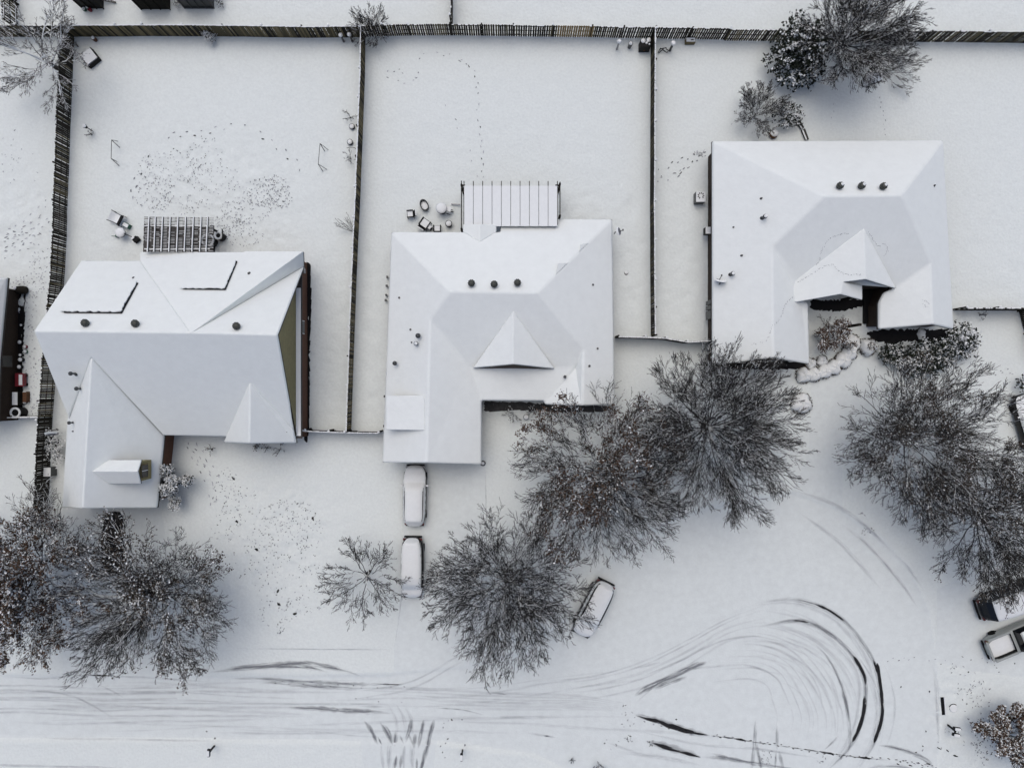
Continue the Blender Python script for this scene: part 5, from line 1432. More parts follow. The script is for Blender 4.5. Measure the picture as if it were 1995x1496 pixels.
# ------------------------------------------------------------------ pergolas
T = thing('slatted_pergola', 'slatted wooden pergola with snow on its rafters behind the solar house', 'pergola', P(348, 460, 0), 'garden pergolas')
ZP = 2.5
for x, y in ((291, 442), (405, 442), (291, 488), (405, 488)):
    p = P(x, y, ZP); m = MB(); m.box((p.x, p.y, ZP / 2 - .1), (.12, .12, ZP)); m.build('post', M['dark_wood'], T)
for y in (441, 486):
    a, c = P(283, y, ZP), P(410, y, ZP); m = MB(); m.bar(a, c, .09, .18); m.bar(a + Vector((0, 0, .12)), c + Vector((0, 0, .12)), .07, .05, 1); m.build('beam', [M['dark_wood'], M['cap_snow']], T)
sl = MB()
yy = 423.5
while yy < 491.5:
    a, c = P(281 - (yy - 423) * .02, yy, ZP + .12), P(416, yy + 1.5, ZP + .12)
    sl.bar(a, c, .045, .035, 0)
    for k in range(9):
        if rnd.random() < .8:
            u, v = a.lerp(c, k / 9 + rnd.uniform(0, .05)), a.lerp(c, min(1, (k + 1) / 9))
            sl.bar(u + Vector((0, 0, .03)), v + Vector((0, 0, .03)), .022, .02, 1)
    yy += 2.9
sl.build('slats', [M['grey_wood'], M['cap_snow']], T)
for x in (291.5, 304, 318, 333, 348, 363, 378, 393, 405.5):
    a, c = P(x, 423, ZP + .22), P(x - 3.2, 491, ZP + .22); m = MB(); m.bar(a, c, .05, .15); m.bar(a + Vector((0, 0, .1)), c + Vector((0, 0, .1)), .065, .06, 1); m.build('rafter', [M['dark_wood'], M['cap_snow']], T)

T = thing('covered_pergola', 'pergola with a solid snow blanket and projecting rafter tails behind the middle house', 'pergola', P(994, 400, 0), 'garden pergolas')
for x, y in ((899, 360), (1091, 358), (899, 446), (1091, 420)):
    p = P(x, y, ZP); m = MB(); m.box((p.x, p.y, ZP / 2 - .1), (.14, .14, ZP + .1)); m.build('post', M['dark_wood'], T)
for x, y0, y1 in ((899, 353, 451), (1091, 355, 425)):
    m = MB(); m.bar(P(x, y0, ZP), P(x, y1, ZP), .06, .2); m.build('beam', M['dark_wood'], T)
    m = MB(); d_ = 5 if x < 998 else -5; m.bar(P(x + d_, y0 + 9, ZP - .05), P(x + d_, y1, ZP - .05), .05, .12)
    for k in range(14):
        if rnd.random() < .6: m.box(P(x + d_, y0 + 12 + k * (y1 - y0 - 14) / 14, ZP + .03), (.06, .12, .05), 0, 1)
    m.build('side_rail', [M['metal'], M['cap_snow']], T)
for x0 in (902, 1086):
    m = MB(); a = P(x0 - 4, 361.5, ZP + .03); m.bar(a, a + Vector((.3, 0, 0)), .1, .1); m.build('bracket', M['dark_wood'], T)
nb = 10
xs = [904 + i * (1086 - 904) / nb for i in range(nb + 1)]
for i, x in enumerate(xs):
    if 0 < i < nb or True:
        m = MB(); m.bar(P(x + 12 * 0, 353.5, ZP + .06), P(x, 438, ZP + .06), .055, .16); m.build('rafter', M['dark_wood'], T)
for i in range(nb):
    a, c = P(xs[i] + .45, 362.5, ZP + .2), P(xs[i + 1] - .45, 441, ZP + .2)
    m = MB(); m.box(((a.x + c.x) / 2, (a.y + c.y) / 2, ZP + .19), (c.x - a.x, a.y - c.y, .1)); bevel(m.build('snow_panel', M['cap_snow'], T), .035, 3)

# ------------------------------------------------------------------ garden furniture, pots and tools
def at(px, py, z=0): return G(px, py, z)
def pot(label, px, py, r, h, m='black', name='garden_pot', cat='pot', snow=True, rim=True, group='pots and barrels'):
    p = at(px, py); T = thing(name, label, cat, p, group)
    b = MB(); b.lathe((p.x, p.y, p.z - .05), [(r * .78, 0), (r * .92, h * .5), (r, h), (r * .86, h), (r * .82, h - .04)], 16); b.build('body', M[m], T, False)
    if snow:
        b = MB(); b.lathe((p.x, p.y, p.z + h - .06), [(r * .84, 0), (r * .84, .04), (r * .6, .09), (r * .15, .11)], 16); b.build('snow_cap', M['cap_snow'], T, True)
    return T
def ring_pot(label, px, py, r, h, m='black', hole=.55, name='barrel', cat='barrel'):
    p = at(px, py); T = thing(name, label, cat, p, 'pots and barrels')
    b = MB(); b.lathe((p.x, p.y, p.z - .05), [(r * .9, 0), (r, h * .5), (r * .96, h)], 18); b.build('body', M[m], T)
    b = MB(); n = 18; vs = []
    for rr, z in ((r * .98, h - .05), (r * .98, h + .03), (r * .8, h + .07), (r * hole, h - .02)):
        for i in range(n): vs.append((p.x + rr * math.cos(6.2832 * i / n), p.y + rr * math.sin(6.2832 * i / n), p.z + z))
    b.add(vs, [(k * n + i, k * n + (i + 1) % n, (k + 1) * n + (i + 1) % n, (k + 1) * n + i) for k in range(3) for i in range(n)]); b.build('snow_rim', M['cap_snow'], T, True)
    return T
def chair(label, px, py, ang, m='black', w=.6, d=.62, arms=True, group='garden chairs', seat_snow=True, back=.85):
    """metal garden chair facing ang: seat, sloping back, arms, four legs"""
    p = at(px, py); T = thing('garden_chair', label, 'chair', p, group)
    f = Vector((math.cos(ang), math.sin(ang))); s = Vector((-f.y, f.x))
    def X(x, y, z): return (p.x + s.x * x + f.x * y, p.y + s.y * x + f.y * y, p.z + z)
    b = MB(); b.bar(X(0, -d / 2, .42), X(0, d / 2, .44), w, .05); b.build('seat', M[m], T)
    b = MB(); b.add([X(-w / 2, -d / 2, .44), X(w / 2, -d / 2, .44), X(w / 2 * .95, -d / 2 - .18, back), X(-w / 2 * .95, -d / 2 - .18, back), X(-w / 2, -d / 2 - .05, .44), X(w / 2, -d / 2 - .05, .44), X(w / 2 * .95, -d / 2 - .23, back), X(-w / 2 * .95, -d / 2 - .23, back)],
                    [(0, 1, 2, 3), (7, 6, 5, 4), (0, 3, 7, 4), (1, 5, 6, 2), (3, 2, 6, 7)]); b.build('backrest', M[m], T)
    for sx in (-1, 1):
        for yy in (-1, 1):
            b = MB(); b.bar(X(sx * w / 2, yy * d / 2, 0), X(sx * w / 2, yy * d / 2 * .9, .44), .04, .04); b.build('leg', M[m], T)
        if arms:
            b = MB(); b.bar(X(sx * w / 2, -d / 2, .64), X(sx * w / 2, d / 2, .64), .07, .04); b.bar(X(sx * w / 2, d / 2 - .02, .44), X(sx * w / 2, d / 2 - .02, .64), .04, .04); b.build('armrest', M[m], T)
    if seat_snow:
        b = MB(); b.bar(X(0, -d / 2 + .06, .50), X(0, d / 2 - .04, .51), w * .84, .10); bevel(b.build('snow_cap', M['cap_snow'], T), .03)
    b = MB(); b.bar(X(-w / 2 * .9, -d / 2 - .2, back + .02), X(w / 2 * .9, -d / 2 - .2, back + .02), .06, .05); b.build('back_snow', M['cap_snow'], T)
    return T
def cover(label, px, py, r, h, name, cat, group=None, m='black', base=.6):
    """round object under a dome of snow on a narrow stand"""
    p = at(px, py); T = thing(name, label, cat, p, group)
    b = MB(); b.lathe((p.x, p.y, p.z - .05), [(r * base, 0), (r * base * .8, h * .5), (r, h - .14), (r * .98, h - .06)], 20); b.build('body', M[m], T)
    b = MB(); b.lathe((p.x, p.y, p.z + h - .07), [(r * 1.0, 0), (r * 1.03, .05), (r * .9, .12), (r * .55, .17), (r * .1, .185)], 20); b.build('snow_cap', M['cap_snow'], T, True)
    return T, p

# behind the solar house
T = thing('sling_lounger', 'curved sling lounger with a black pillow full of snow behind the solar house', 'lounger', at(232, 428)); p = at(232, 428)
f = Vector((.82, -.42)).normalized(); s = Vector((-f.y, f.x))
def XL(x, y, z): return (p.x + s.x * x + f.x * y, p.y + s.y * x + f.y * y, p.z + z)
for sx in (-1, 1):
    b = MB(); cv = [XL(sx * (.42 - .06 * math.sin(math.pi * i / 8)), -.5 + i / 8.0, .62 - .3 * math.sin(math.pi * i / 8)) for i in range(9)]
    for i in range(8): b.bar(cv[i], cv[i + 1], .05, .05)
    b.build('frame', M['metal'], T)
b = MB(); vs = []
for i in range(9):
    for j in range(5): vs.append(XL((-.36 + .18 * j) * (1 - .12 * math.sin(math.pi * i / 8)), -.46 + .9 * i / 8, .60 - .28 * math.sin(math.pi * i / 8) - .05 * math.sin(math.pi * j / 4) + .04))
b.add(vs, [(i * 5 + j, (i + 1) * 5 + j, (i + 1) * 5 + j + 1, i * 5 + j + 1) for i in range(8) for j in range(4)]); b.build('snow_cap', M['cap_snow'], T, True)
b = MB(); b.bar(XL(-.4, .46, .66), XL(.4, .46, .66), .22, .14); bevel(b.build('pillow', M['black'], T), .05)
for sx in (-1, 1):
    for y in (-.45, .45): b = MB(); b.bar(XL(sx * .4, y, 0), XL(sx * .4, y, .6), .04, .04); b.build('leg', M['metal'], T)
T = thing('plastic_crate', 'little green plastic crate filled with snow beside the round snowy table', 'crate', at(250, 441)); p = at(250, 441)
b = MB(); b.box((p.x, p.y, p.z + .2), (.5, .34, .4), -.5, 0); b.build('body', M['green'], T); b = MB(); b.box((p.x, p.y, p.z + .41), (.42, .27, .06), -.5); bevel(b.build('snow_cap', M['cap_snow'], T), .02)
T, p = cover('round garden table under a white dome of snow behind the solar house', 243, 457, .36, .74, 'garden_table', 'table', None, 'galv', .2)
T = thing('watering_can', 'green watering can half hidden by the round snowy table', 'watering can', at(230, 461)); p = at(230, 461)
b = MB(); b.lathe((p.x, p.y, p.z), [(.11, 0), (.11, .28), (.08, .3)], 10); b.build('body', M['green'], T); b = MB(); b.bar((p.x - .1, p.y, p.z + .1), (p.x - .35, p.y - .02, p.z + .3), .04, .04); b.build('spout', M['green'], T)
T = thing('push_mower', 'black mower with its handle laid towards the round snowy table', 'mower', at(268, 468)); p = at(268, 468)
b = MB(); b.box((p.x, p.y, p.z + .25), (.42, .5, .4), -.9, 0, 0, .8); bevel(b.build('body', M['black'], T), .06)
b = MB(); b.bar((p.x - .12, p.y + .1, p.z + .45), (p.x - .62, p.y + .36, p.z + .85), .05, .05); b.build('handle', M['black'], T); b = MB(); b.box((p.x - .16, p.y + .1, p.z + .49), (.2, .22, .07), -.9); bevel(b.build('snow_cap', M['cap_snow'], T), .02)
ring_pot('wide black barrel with a snowy rim under the pergola corner', 413, 472, .50, .85, 'black', .75); ring_pot('black barrel with a snow ring just outside the slatted pergola', 433, 463, .33, .85, 'black', .5)
pot('small round pot capped with snow between the two black barrels', 423, 455, .12, .3)
T = thing('scroll_trellis', 'curved black trellis hoop behind the black barrels', 'trellis', at(441, 462)); p = at(441, 462)
b = MB(); cv = [(p.x + .12 * math.cos(t) - .05, p.y + .45 * math.sin(t), p.z + .75 + .2 * math.cos(t)) for t in [-1.4 + i * .35 for i in range(9)]]
for i in range(8): b.bar(cv[i], cv[i + 1], .07, .07)
b.build('hoop', M['black'], T); b = MB(); b.bar((p.x, p.y, p.z), (p.x + .04, p.y, p.z + .8), .08, .08); b.build('stem', M['black'], T)
# goals, feeder, pots on the fence line, corner things
def goal(label, top, foot):
    a, c = P(*top[0], 1.0), P(*top[1], 1.0); base = at(*top[0])
    T = thing('practice_goal', label, 'goal', base, 'practice goals on the trodden garden')
    b = MB(); b.bar(a, c, .035, .035); b.build('crossbar', M['metal'], T)
    for q, ft in ((a, foot[0]), (c, foot[1])):
        b = MB(); g0 = at(*ft); b.bar(q, g0, .035, .035); b.build('brace', M['metal'], T)
        b = MB(); g1 = Vector((q.x + .12, q.y - .28, gz(q.x, q.y))); b.bar(q, g1, .04, .04); b.build('post', M['metal'], T)
goal('thin steel practice goal near the bird feeder', ((217.5, 273), (216.5, 309)), ((230, 276), (229, 316)))
goal('thin steel practice goal near the round pots', ((623.5, 280), (620, 320)), ((640, 293), (637, 331)))
T = thing('bird_feeder', 'short black bird feeder with a snow dot on its lid, above the dry tuft', 'bird feeder', at(181, 256)); p = at(181, 256)
b = MB(); b.bar((p.x, p.y, p.z - .1), (p.x, p.y, p.z + 1.1), .05, .05); b.build('pole', M['metal'], T); b = MB(); b.lathe((p.x, p.y, p.z + .8), [(.10, 0), (.12, .25), (.16, .27), (.03, .4)], 10); b.build('hopper', M['black'], T)
b = MB(); b.lathe((p.x, p.y, p.z + 1.12), [(.14, 0), (.14, .06), (.08, .1)], 10); b.build('snow_cap', M['cap_snow'], T)
for x, y, lb in ((687, 249, 'round snow-topped pot by the greenish fence, the one farther from the house'), (683, 279, 'round snow-topped pot by the greenish fence, the one with a stake beside it')): pot(lb, x, y, .22, .28)
T = thing('garden_stake', 'thin stake laid between the round pot and the greenish fence', 'stake', at(684, 291)); b = MB(); b.bar(at(677, 291, .25), at(693, 291, .35), .03, .03); b.build('rod', M['metal'], T)
b = MB(); b.bar(at(693, 291, -.1), at(693, 291, .36), .03, .03); b.build('peg', M['metal'], T)
T = thing('storage_crate', 'black square crate heaped with snow, turned askew in the fence corner', 'crate', at(181, 117)); p = at(181, 117)
a_ = math.radians(45 - 7)
b = MB()
for k in range(4):
    t = a_ + k * math.pi / 2; cx_, cy_ = p.x + .5 * math.cos(t), p.y + .5 * math.sin(t)
    b.box((cx_, cy_, p.z + .22), (.05, 1.05, .5), t)
b.box((p.x, p.y, p.z + .06), (1.0, 1.0, .1), a_); b.build('body', M['black'], T)
b = MB(); b.box((p.x - .02, p.y + .03, p.z + .42), (.92, .92, .16), a_); bevel(b.build('snow_cap', M['cap_snow'], T), .05, 3)
pot('brown clay pot with a white snow lid in the fence corner', 188, 80, .16, .5, 'terracotta')
def finial(label, px, py, h=1.0, m='galv', r=.09):
    p = at(px, py); T = thing('ornament_post', label, 'post', p, 'posts along the back fence')
    b = MB(); b.lathe((p.x, p.y, p.z - .1), [(r, 0), (r * .8, h * .4), (r * .7, h), (r, h + .05)], 10); b.build('post', M[m], T)
    b = MB(); b.lathe((p.x, p.y, p.z + h - .06), [(r * 1.7, 0), (r * 1.8, .08), (r, .16)], 12); b.build('snow_cap', M['cap_snow'], T, True)
finial('thin post with a snow knob, left of its twin by the wiry shrub', 670, 82, 1.1, 'metal'); finial('post with a tall snow knob beside the wiry shrub', 687, 82, 1.2, 'metal')
finial('lone grey post with a snow knob beside the green bin', 1202, 96, 1.35); pot('dark bin with a round snow lid at the back fence', 1226, 93, .16, .75, 'metal', 'garden_bin', 'bin'); finial('stout dark post with a snow knob beside the folded frame', 1305, 99, 1.25, 'metal', .11)
T = thing('covered_grill', 'boxy black grill with patchy snow in the corner of the middle garden', 'grill', at(1254, 95)); p = at(1254, 95)
b = MB(); b.box((p.x, p.y, p.z + .5), (.82, .62, 1.0), 0, 0, 0, .92); bevel(b.build('body', M['black'], T), .05)
for dx, dy, w, h in ((-.2, .15, .3, .22), (.2, .2, .28, .25), (.05, -.02, .16, .1), (.26, -.12, .12, .08)):
    b = MB(); b.lathe((p.x + dx, p.y + dy, p.z + .98), [(w * .6, 0), (w * .62, .04), (w * .3, .08)], 9); b.build('snow_cap', M['cap_snow'], T, True)
b = MB(); b.box((p.x - .02, p.y - .31, p.z + .35), (.12, .05, .1)); b.build('knob', M['terracotta'], T)
T = thing('folding_frame', 'collapsed black folding frame beside the narrow fence', 'frame', at(1290, 101)); 
for k, (u, v) in enumerate((((1281, 105), (1286, 97)), ((1286, 97), (1297, 97)), ((1297, 97), (1301, 103)), ((1301, 103), (1296, 106)), ((1283, 105), (1291, 99)), ((1291, 99), (1295, 105)))):
    b = MB(); b.bar(at(*u, .12), at(*v, .3), .05, .05); b.build('bar', M['black'], T)
T = thing('garden_bench', 'low green bench-box with snow on it against the back fence', 'bench', at(1343, 84)); p = at(1343, 84)
b = MB(); b.box((p.x, p.y, p.z + .2), (.72, .34, .42)); b.build('body', M['tan_wood'], T); b = MB(); b.box((p.x, p.y + .02, p.z + .44), (.66, .28, .08)); bevel(b.build('snow_cap', M['cap_snow'], T), .03); b = MB(); b.box((p.x + .1, p.y, p.z + .49), (.2, .07, .03)); b.build('handle', M['black'], T)
# behind the middle house
chair('open-backed chair standing apart, farthest from the house among the patio chairs', 801, 420, math.radians(185), 'black', .5, .5)
T = thing('tub_chair', 'oval tub chair with a dark rim near the covered grill', 'chair', at(828, 403), 'garden chairs'); p = at(828, 403)
b = MB(); n = 22; vs = []
for rr, z in ((1.0, .1), (1.05, .55), (1.0, .62), (.84, .6), (.78, .3)):
    for i in range(n):
        t = 6.2832 * i / n; x, y = .30 * rr * math.cos(t), .42 * rr * math.sin(t) * (1.08 if math.sin(t) > 0 else .92); c_, s_ = math.cos(.42), math.sin(.42)
        vs.append((p.x + x * c_ - y * s_, p.y + x * s_ + y * c_, p.z + z - (.12 if (math.sin(t) < -.4 and z > .5) else 0)))
b.add(vs, [(k * n + i, k * n + (i + 1) % n, (k + 1) * n + (i + 1) % n, (k + 1) * n + i) for k in range(4) for i in range(n)]); b.build('shell', M['metal'], T, True)
b = MB(); vs = []
for rr, z in ((.80, .36), (.5, .40), (.1, .41)):
    for i in range(n):
        t = 6.2832 * i / n; x, y = .30 * rr * math.cos(t), .42 * rr * math.sin(t); c_, s_ = math.cos(.42), math.sin(.42); vs.append((p.x + x * c_ - y * s_, p.y + x * s_ + y * c_, p.z + z))
b.add(vs, [(k * n + i, k * n + (i + 1) % n, (k + 1) * n + (i + 1) % n, (k + 1) * n + i) for k in range(2) for i in range(n)] + [tuple(2 * n + i for i in range(n))]); b.build('snow_cap', M['cap_snow'], T, True)
T, p = cover('round covered grill under a snow dome on the patio of the middle house', 862, 411, .40, .95, 'covered_grill', 'grill', None, 'black', .7)
b = MB(); b.box((p.x + .52, p.y - .02, p.z + .75), (.4, .35, .06), -.3, 0, 1); b.build('shelf', [M['black'], M['cap_snow']], T); 
for dx, dy in ((.8, .04), (.85, -.1), (.6, -.3)): b = MB(); b.bar((p.x + .35, p.y + dy, p.z + .5), (p.x + dx, p.y + dy - .03, p.z + .15), .05, .05); b.build('leg', M['black'], T)
chair('deep armchair with a square snow cushion set skew on the patio', 829, 438, math.radians(55), 'black', .66, .66)
T = thing('side_table', 'small square side table tucked against the deep armchair', 'table', at(838, 445)); p = at(838, 445)
b = MB(); b.box((p.x, p.y, p.z + .25), (.3, .3, .48), .8, 0, 1); b.build('body', [M['black'], M['cap_snow']], T)
b = MB(); b.box((p.x, p.y, p.z + .53), (.26, .26, .07), .8); bevel(b.build('snow_cap', M['cap_snow'], T), .03)
chair('armchair half under the eave between the deep armchair and the pergola', 853, 448, math.radians(90), 'black', .52, .5)
pot('black fire bowl with a tilted snow cap beside the covered pergola', 875, 438, .26, .5, 'black', 'fire_bowl', 'fire bowl')
T = thing('patio_rail', 'low rail ends sticking out of the snow by the covered pergola', 'rail', at(888, 399)); b = MB(); b.bar(at(879, 398.5, .15), at(897, 400, .2), .08, .08); b.build('rail', M['galv'], T); b = MB(); b.bar(at(881, 398.6, -.1), at(881, 398.6, .2), .06, .06); b.build('post', M['galv'], T)
pot('round white-topped planter in the shade of the middle house porch', 1025, 812, .22, .4, 'metal'); 
T = thing('hose_reel', 'round hose reel at the garage corner of the middle house', 'hose reel', at(941, 902)); p = at(941, 902)
b = MB(); n = 16; vs = []
for i in range(n):
    for j in range(6): a1, a2 = 6.2832 * i / n, 6.2832 * j / 6; vs.append((p.x + (.17 + .04 * math.cos(a2)) * math.cos(a1), p.y + (.17 + .04 * math.cos(a2)) * math.sin(a1), p.z + .15 + .05 * math.sin(a2)))
b.add(vs, [(i * 6 + j, ((i + 1) % n) * 6 + j, ((i + 1) % n) * 6 + (j + 1) % 6, i * 6 + (j + 1) % 6) for i in range(n) for j in range(6)]); b.build('coil', M['metal'], T, True); b = MB(); b.lathe((p.x, p.y, p.z), [(.12, 0), (.12, .2), (.05, .25)], 10); b.build('snow_cap', M['cap_snow'], T)
for x, y in ((1220, 532),): 
    T = thing('garden_stone', 'half-buried stone in the strip between the two right houses', 'stone', at(x, y)); p = at(x, y); b = MB(); b.lathe((p.x, p.y, p.z - .05), [(.14, 0), (.16, .06), (.1, .12)], 9); b.build('stone', M['stone'], T); b = MB(); b.lathe((p.x, p.y + .03, p.z + .06), [(.14, 0), (.12, .05), (.03, .07)], 9); b.build('snow_cap', M['cap_snow'], T)
# air conditioners
def ac(label, px, py, sz, m='metal', fan=True):
    p = at(px, py); T = thing('air_conditioner', label, 'air conditioner', p, 'outdoor air units')
    b = MB(); b.box((p.x, p.y, p.z + .38), (sz, sz * 1.1, .76)); bevel(b.build('cabinet', M[m], T), .03)
    b = MB(); b.box((p.x, p.y, p.z + .80), (sz * .97, sz * 1.06, .09)); bevel(b.build('snow_cap', M['cap_snow'], T), .03)
    if fan:
        b = MB()
        for i in range(9):
            t = 6.2832 * i / 9
            if i in (7,): continue
            u = Vector((math.cos(t), math.sin(t)))
            b.bar((p.x + u.x * .14, p.y + .08 + u.y * .14, p.z + .855), (p.x + u.x * .25, p.y + .08 + u.y * .25, p.z + .855), .07, .02)
        b.build('fan_grille', M['black'], T)
ac('snow-topped air unit with a fan ring beside the gabled house', 1360, 389, .72)
ac('plain square air unit between the black fence and the solar house', 103, 917, .62, 'metal', False)
# log edging and boulders by the big tree
T = thing('log_edging', 'mossy log edging running out from the gabled house', 'log', at(1560, 250))
for (a, c) in (((1549, 229), (1562, 252)), ((1563, 254), (1571, 274))):
    b = MB(); u, v = at(*a, .10), at(*c, .10); sg = [(*u, *v, .17, .15)]
    o = tubes(sg, 9, T, 'log', [M['stone']]); 
    sd = Vector((v.y - u.y, u.x - v.x, 0)).normalized() * -.1
    b = MB(); b.bar(u + Vector((-.1, -.06, .17)), v + Vector((-.1, -.06, .17)), .1, .08); bevel(b.build('snow_cap', M['cap_snow'], T), .03)
T = thing('glazed_pot', 'squat pale pot against the gabled house near the round evergreen', 'pot', at(1505, 264), 'pots and barrels'); p = at(1505, 264)
b = MB(); b.lathe((p.x, p.y, p.z - .05), [(.25, 0), (.33, .2), (.25, .42)], 16); b.build('body', M['terracotta'], T); b = MB(); b.lathe((p.x + .02, p.y + .05, p.z + .3), [(.30, 0), (.28, .1), (.1, .16)], 16); b.build('snow_cap', M['cap_snow'], T, True)
def boulder(label, px, py, r, h, seed):
    p = at(px, py); T = thing('garden_boulder', label, 'boulder', p, 'boulders'); q = random.Random(seed); ph = [q.uniform(0, 6) for _ in range(4)]
    def dome(k0, z0, kr):
        n, vs = 18, []
        for k in range(5):
            t = k / 4
            for i in range(n):
                a = 6.2832 * i / n; w = 1 + .16 * math.sin(2 * a + ph[0]) + .1 * math.sin(5 * a + ph[1])
                vs.append((p.x + r * kr * w * math.cos(t * 1.5) * math.cos(a), p.y + r * kr * w * math.cos(t * 1.5) * math.sin(a), p.z + z0 + h * k0 * math.sin(t * 1.5)))
        b = MB(); b.add(vs, [(k * n + i, k * n + (i + 1) % n, (k + 1) * n + (i + 1) % n, (k + 1) * n + i) for k in range(4) for i in range(n)] + [tuple(4 * n + i for i in range(n))]); return b
    dome(1, -.05, 1).build('stone', M['stone'], T, True); dome(.85, h * .28, .88).build('snow_cap', M['cap_snow'], T, True)
boulder('snow-capped boulder at the foot of the fan of thin stems', 1700, 152, .62, .5, 3); boulder('smaller snowy boulder propped on the larger one by the thin stems', 1688, 162, .4, .32, 4)
boulder('pale snowy rock ledge peeping out beside the feathery juniper', 1794, 651, .42, .35, 6)
# clutter along the neighbour's wall
T = thing('rain_barrel', 'dark tipped barrel at the upper corner of the neighbour wall', 'barrel', at(46, 566), 'pots and barrels'); p = at(46, 566)
b = MB(); n = 14; vs = []
for x, r_ in ((-.35, .26), (-.1, .31), (.2, .31), (.4, .26)):
    for i in range(n): vs.append((p.x + x, p.y + r_ * math.cos(6.2832 * i / n), p.z + .32 + r_ * math.sin(6.2832 * i / n)))
b.add(vs, [(k * n + i, k * n + (i + 1) % n, (k + 1) * n + (i + 1) % n, (k + 1) * n + i) for k in range(3) for i in range(n)] + [tuple(range(n)), tuple(3 * n + i for i in range(n))]); b.build('staves', M['dark_wood'], T); b = MB(); b.lathe((p.x - .33, p.y + .1, p.z + .56), [(.14, 0), (.12, .07), (.05, .09)], 9); b.build('snow_cap', M['cap_snow'], T)
for x, y, r_, h, m, lb in ((41, 634, .10, .35, 'black', 'tiny snow-dotted pot highest in the row by the neighbour wall'), (38, 667, .17, .3, 'black', 'snowy pot just above the pink one by the neighbour wall'), (48, 676, .14, .3, 'red', 'pink-red pot by the neighbour wall'), (48, 685, .16, .25, 'green', 'green pot touching the pink-red one'),
                         (41, 692, .12, .4, 'black', 'smaller half of the snowman-like pair of pots'), (41, 701, .18, .4, 'black', 'bigger half of the snowman-like pair of pots'), (39, 715, .17, .4, 'black', 'single round snowy pot above the red bin'), (46, 783, .18, .2, 'black', 'snowy pot at the end of the brown plank')):
    pot(lb, x + 5, y, r_, h, m)
T = thing('toy_wagon', 'red wagon with a curl of snow in it by the neighbour wall', 'wagon', at(48, 740)); p = at(48, 740)
b = MB(); b.box((p.x, p.y, p.z + .35), (.62, .95, .45), 0, 0, 0, 1.05); bevel(b.build('tub', M['red'], T), .1); b = MB(); b.box((p.x + .12, p.y, p.z + .58), (.26, .78, .07)); bevel(b.build('snow_cap', M['cap_snow'], T), .03)
for dx in (-.28, .28):
    for dy in (-.35, .35): b = MB(); b.box((p.x + dx, p.y + dy, p.z + .1), (.08, .22, .22)); bevel(b.build('wheel', M['tyre'], T), .05)
T = thing('storage_box', 'tall pale-topped box beside the brown plank at the neighbour wall', 'box', at(44, 776)); p = at(44, 776); b = MB(); b.box((p.x, p.y, p.z + .4), (.42, .98, .8)); b.build('body', M['dark_wood'], T); b = MB(); b.box((p.x, p.y, p.z + .83), (.38, .95, .07)); bevel(b.build('snow_cap', M['cap_snow'], T), .02)
T = thing('wood_plank', 'brown plank leaning upright beside the tall pale-topped box', 'plank', at(56, 773)); p = at(56, 773); b = MB(); b.box((p.x, p.y, p.z + .22), (.28, .8, .46)); b.build('board', M['terracotta'], T); b = MB(); b.box((p.x, p.y + .38, p.z + .46), (.24, .04, .03)); b.build('snow_cap', M['cap_snow'], T)
ring_pot('big upright pipe with a ring of snow and a black mouth by the thin fence', 46, 803, .42, .95, 'black', .60, 'concrete_pipe', 'pipe')
p = at(38, 806)
# sheds beyond the back fence
def shed(label, x0, x1, yb, m, depth=2.2, hh=2.4, frame=False):
    a, c = P(x0, yb, 0), P(x1, yb, 0); T = thing('garden_shed', label, 'shed', ((a.x + c.x) / 2, a.y, 0), 'sheds beyond the back fence')
    b = MB(); n = max(3, int((c.x - a.x) / .55)); 
    b.box(((a.x + c.x) / 2, a.y + depth / 2, hh / 2 - .1), (c.x - a.x, depth, hh)); b.build('wall', M[m], T)
    for i in range(n + 1):
        b = MB(); x = a.x + (c.x - a.x) * i / n; b.box((x, a.y - .03, hh / 2), (.07, .07, hh)); b.build('batten', M['grey_wood' if frame and i == n else 'metal' if frame else 'dark_wood'], T)
    if frame: b = MB(); b.bar((a.x, a.y - .05, .2), (c.x, a.y - .05, .2), .08, .1); b.build('rail', M['metal'], T)
    b = MB(); b.box(((a.x + c.x) / 2, a.y + depth / 2, hh + .02), (c.x - a.x + .3, depth + .1, .12)); bevel(b.build('roof', M['cap_snow'], T), .04)
shed('black shed wall with a bucket stack in front, beyond the corner fence', 163, 203, 18, 'black'); shed('dark ribbed shed between the black shed and the glazed one', 277, 333, 20, 'dark_wood'); shed('dark glazed shed with a bottom rail and a pale corner post', 361, 418, 17, 'metal', frame=True)
for x, y, m, lb in ((167, 21, 'green', 'green bucket with a snow lid at the foot of the black shed'), (174, 18, 'green', 'second bucket, nearer the shed wall, with a white lid'), (178, 22, 'red', 'dark red bucket at the foot of the black shed')): pot(lb, x, y, .14, .3, m, 'garden_bucket', 'bucket', snow=(m != 'red'))
T = thing('wooden_ladder', 'thin ladder lying from the black shed into the snow', 'ladder', at(215, 5))
for dy in (0, 7): b = MB(); b.bar(at(200, -2 + dy, .3), at(228, 7 + dy * .2, .1), .05, .05); b.build('stile', M['grey_wood'], T)
for k in range(4): b = MB(); b.bar(at(204 + 6 * k, -.5 + 2 * k, .25), at(204 + 6 * k, 5 + 1.0 * k, .25), .04, .04); b.build('rung', M['grey_wood'], T)
for x, y, lb in ((347, 5, 'frosted shrub between the two dark sheds'), (427, 4, 'frosted shrub beside the pale corner post')): shrub(lb, x, y, 14, 1.0, 8, .9, int(x), (.6, .6, .6, .5), 2, ('leaf_dull', .1, .6), (25, 80), .014, (4, 3, 0))
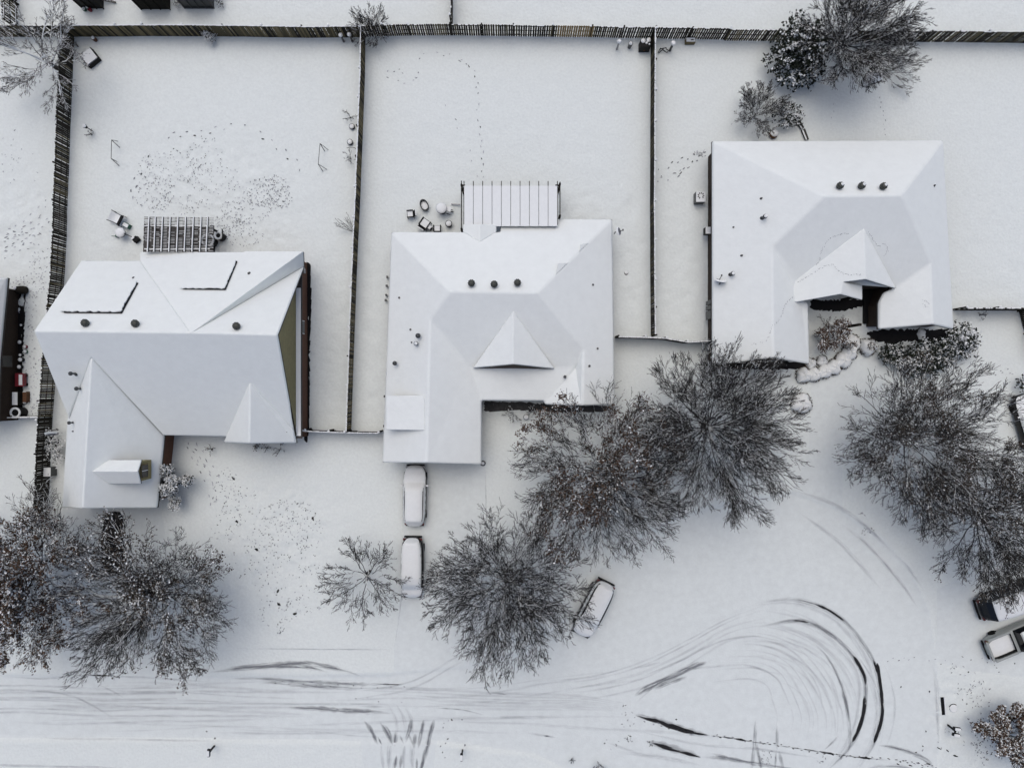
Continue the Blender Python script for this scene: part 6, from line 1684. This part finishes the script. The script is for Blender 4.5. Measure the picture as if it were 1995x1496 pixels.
# kerbside: mailboxes, storm drain, manhole
def mailbox(label, base, tip, head, n=1):
    """box on a post; base = foot of the post on the ground, head = direction of the box in the photo"""
    p = at(*base); T = thing('mailbox', label, 'mailbox', p, 'kerbside mailboxes')
    b = MB(); b.box((p.x, p.y, p.z + .5), (.11, .11, 1.05)); b.build('post', M['black'], T)
    f = Vector((head[0], -head[1])).normalized(); s = Vector((-f.y, f.x))
    b = MB(); w0 = .2 * (n - 1) + .06; b.bar((p.x - s.x * w0, p.y - s.y * w0, p.z + .98), (p.x + s.x * w0, p.y + s.y * w0, p.z + .98), .12, .06); b.build('arm', M['black'], T)
    for i in range(n):
        o = (i - (n - 1) / 2) * .46
        c = Vector((p.x + s.x * o, p.y + s.y * o, p.z + 1.02))
        vs = []
        pr = [(-.1, 0), (-.1, .14), (-.075, .2), (0, .23), (.075, .2), (.1, .14), (.1, 0)]
        for e in (-.26, .26): vs += [(c.x + f.x * e + s.x * x, c.y + f.y * e + s.y * x, c.z + z) for x, z in pr]
        b = MB(); b.add(vs, [(j, (j + 1) % 7, 7 + (j + 1) % 7, 7 + j) for j in range(7)] + [tuple(range(7)), tuple(range(13, 6, -1))]); bx = b.build('box', M['black'], T)
        b = MB(); b.bar((c.x - f.x * .2, c.y - f.y * .2, c.z + .25), (c.x + f.x * .22, c.y + f.y * .22, c.z + .26), .2, .1); bevel(b.build('snow_cap', M['cap_snow'], bx), .035)
        b = MB(); b.bar((c.x + f.x * .27, c.y + f.y * .27, c.z + .02), (c.x + f.x * .27, c.y + f.y * .27, c.z + .2), .15, .02); b.build('flap', M['black'], bx)
mailbox('single mailbox on a leaning dark post beside the lone black dots', (418, 1452), None, (0, -1)); mailbox('single mailbox circled by footprints at the lower road edge', (901, 1461), None, (0, -1))
mailbox('twin mailboxes below the branches of the leafy tree at the circle', (1324, 994), None, (-.15, -1), 2); mailbox('twin mailboxes on one post below the manhole ring', (1847, 1412), None, (1, .15), 2)
T = thing('storm_drain', 'long black storm drain slot in the kerb beside the manhole ring', 'drain', at(1836, 1373))
b = MB(); a, c = at(1834.5, 1357, .03), at(1837, 1391, .03); b.bar(a, c, .22, .06); bevel(b.build('slot', M['black'], T), .02)
b = MB(); b.bar(a + Vector((.17, 0, .02)), c + Vector((.17, 0, .02)), .1, .1); bevel(b.build('lintel', M['cap_snow'], T), .03)
T = thing('manhole_cover', 'snow-filled manhole ring with a dark upper rim beside the storm drain', 'manhole', at(1857, 1379)); p = at(1857, 1379)
b = MB(); n = 24; vs = []
for i in range(n + 1):
    t = math.radians(50) + math.radians(110) * i / n
    for rr in (.30, .36): vs.append((p.x + rr * math.cos(t), p.y + rr * math.sin(t) , p.z + .03))
b.add(vs, [(2 * i, 2 * i + 2, 2 * i + 3, 2 * i + 1) for i in range(n)]); b.build('rim', M['black'], T)
b = MB(); b.lathe((p.x, p.y, p.z - .03), [(.30, 0), (.30, .06), (.26, .075)], 24); b.build('lid', M['cap_snow'], T, True)
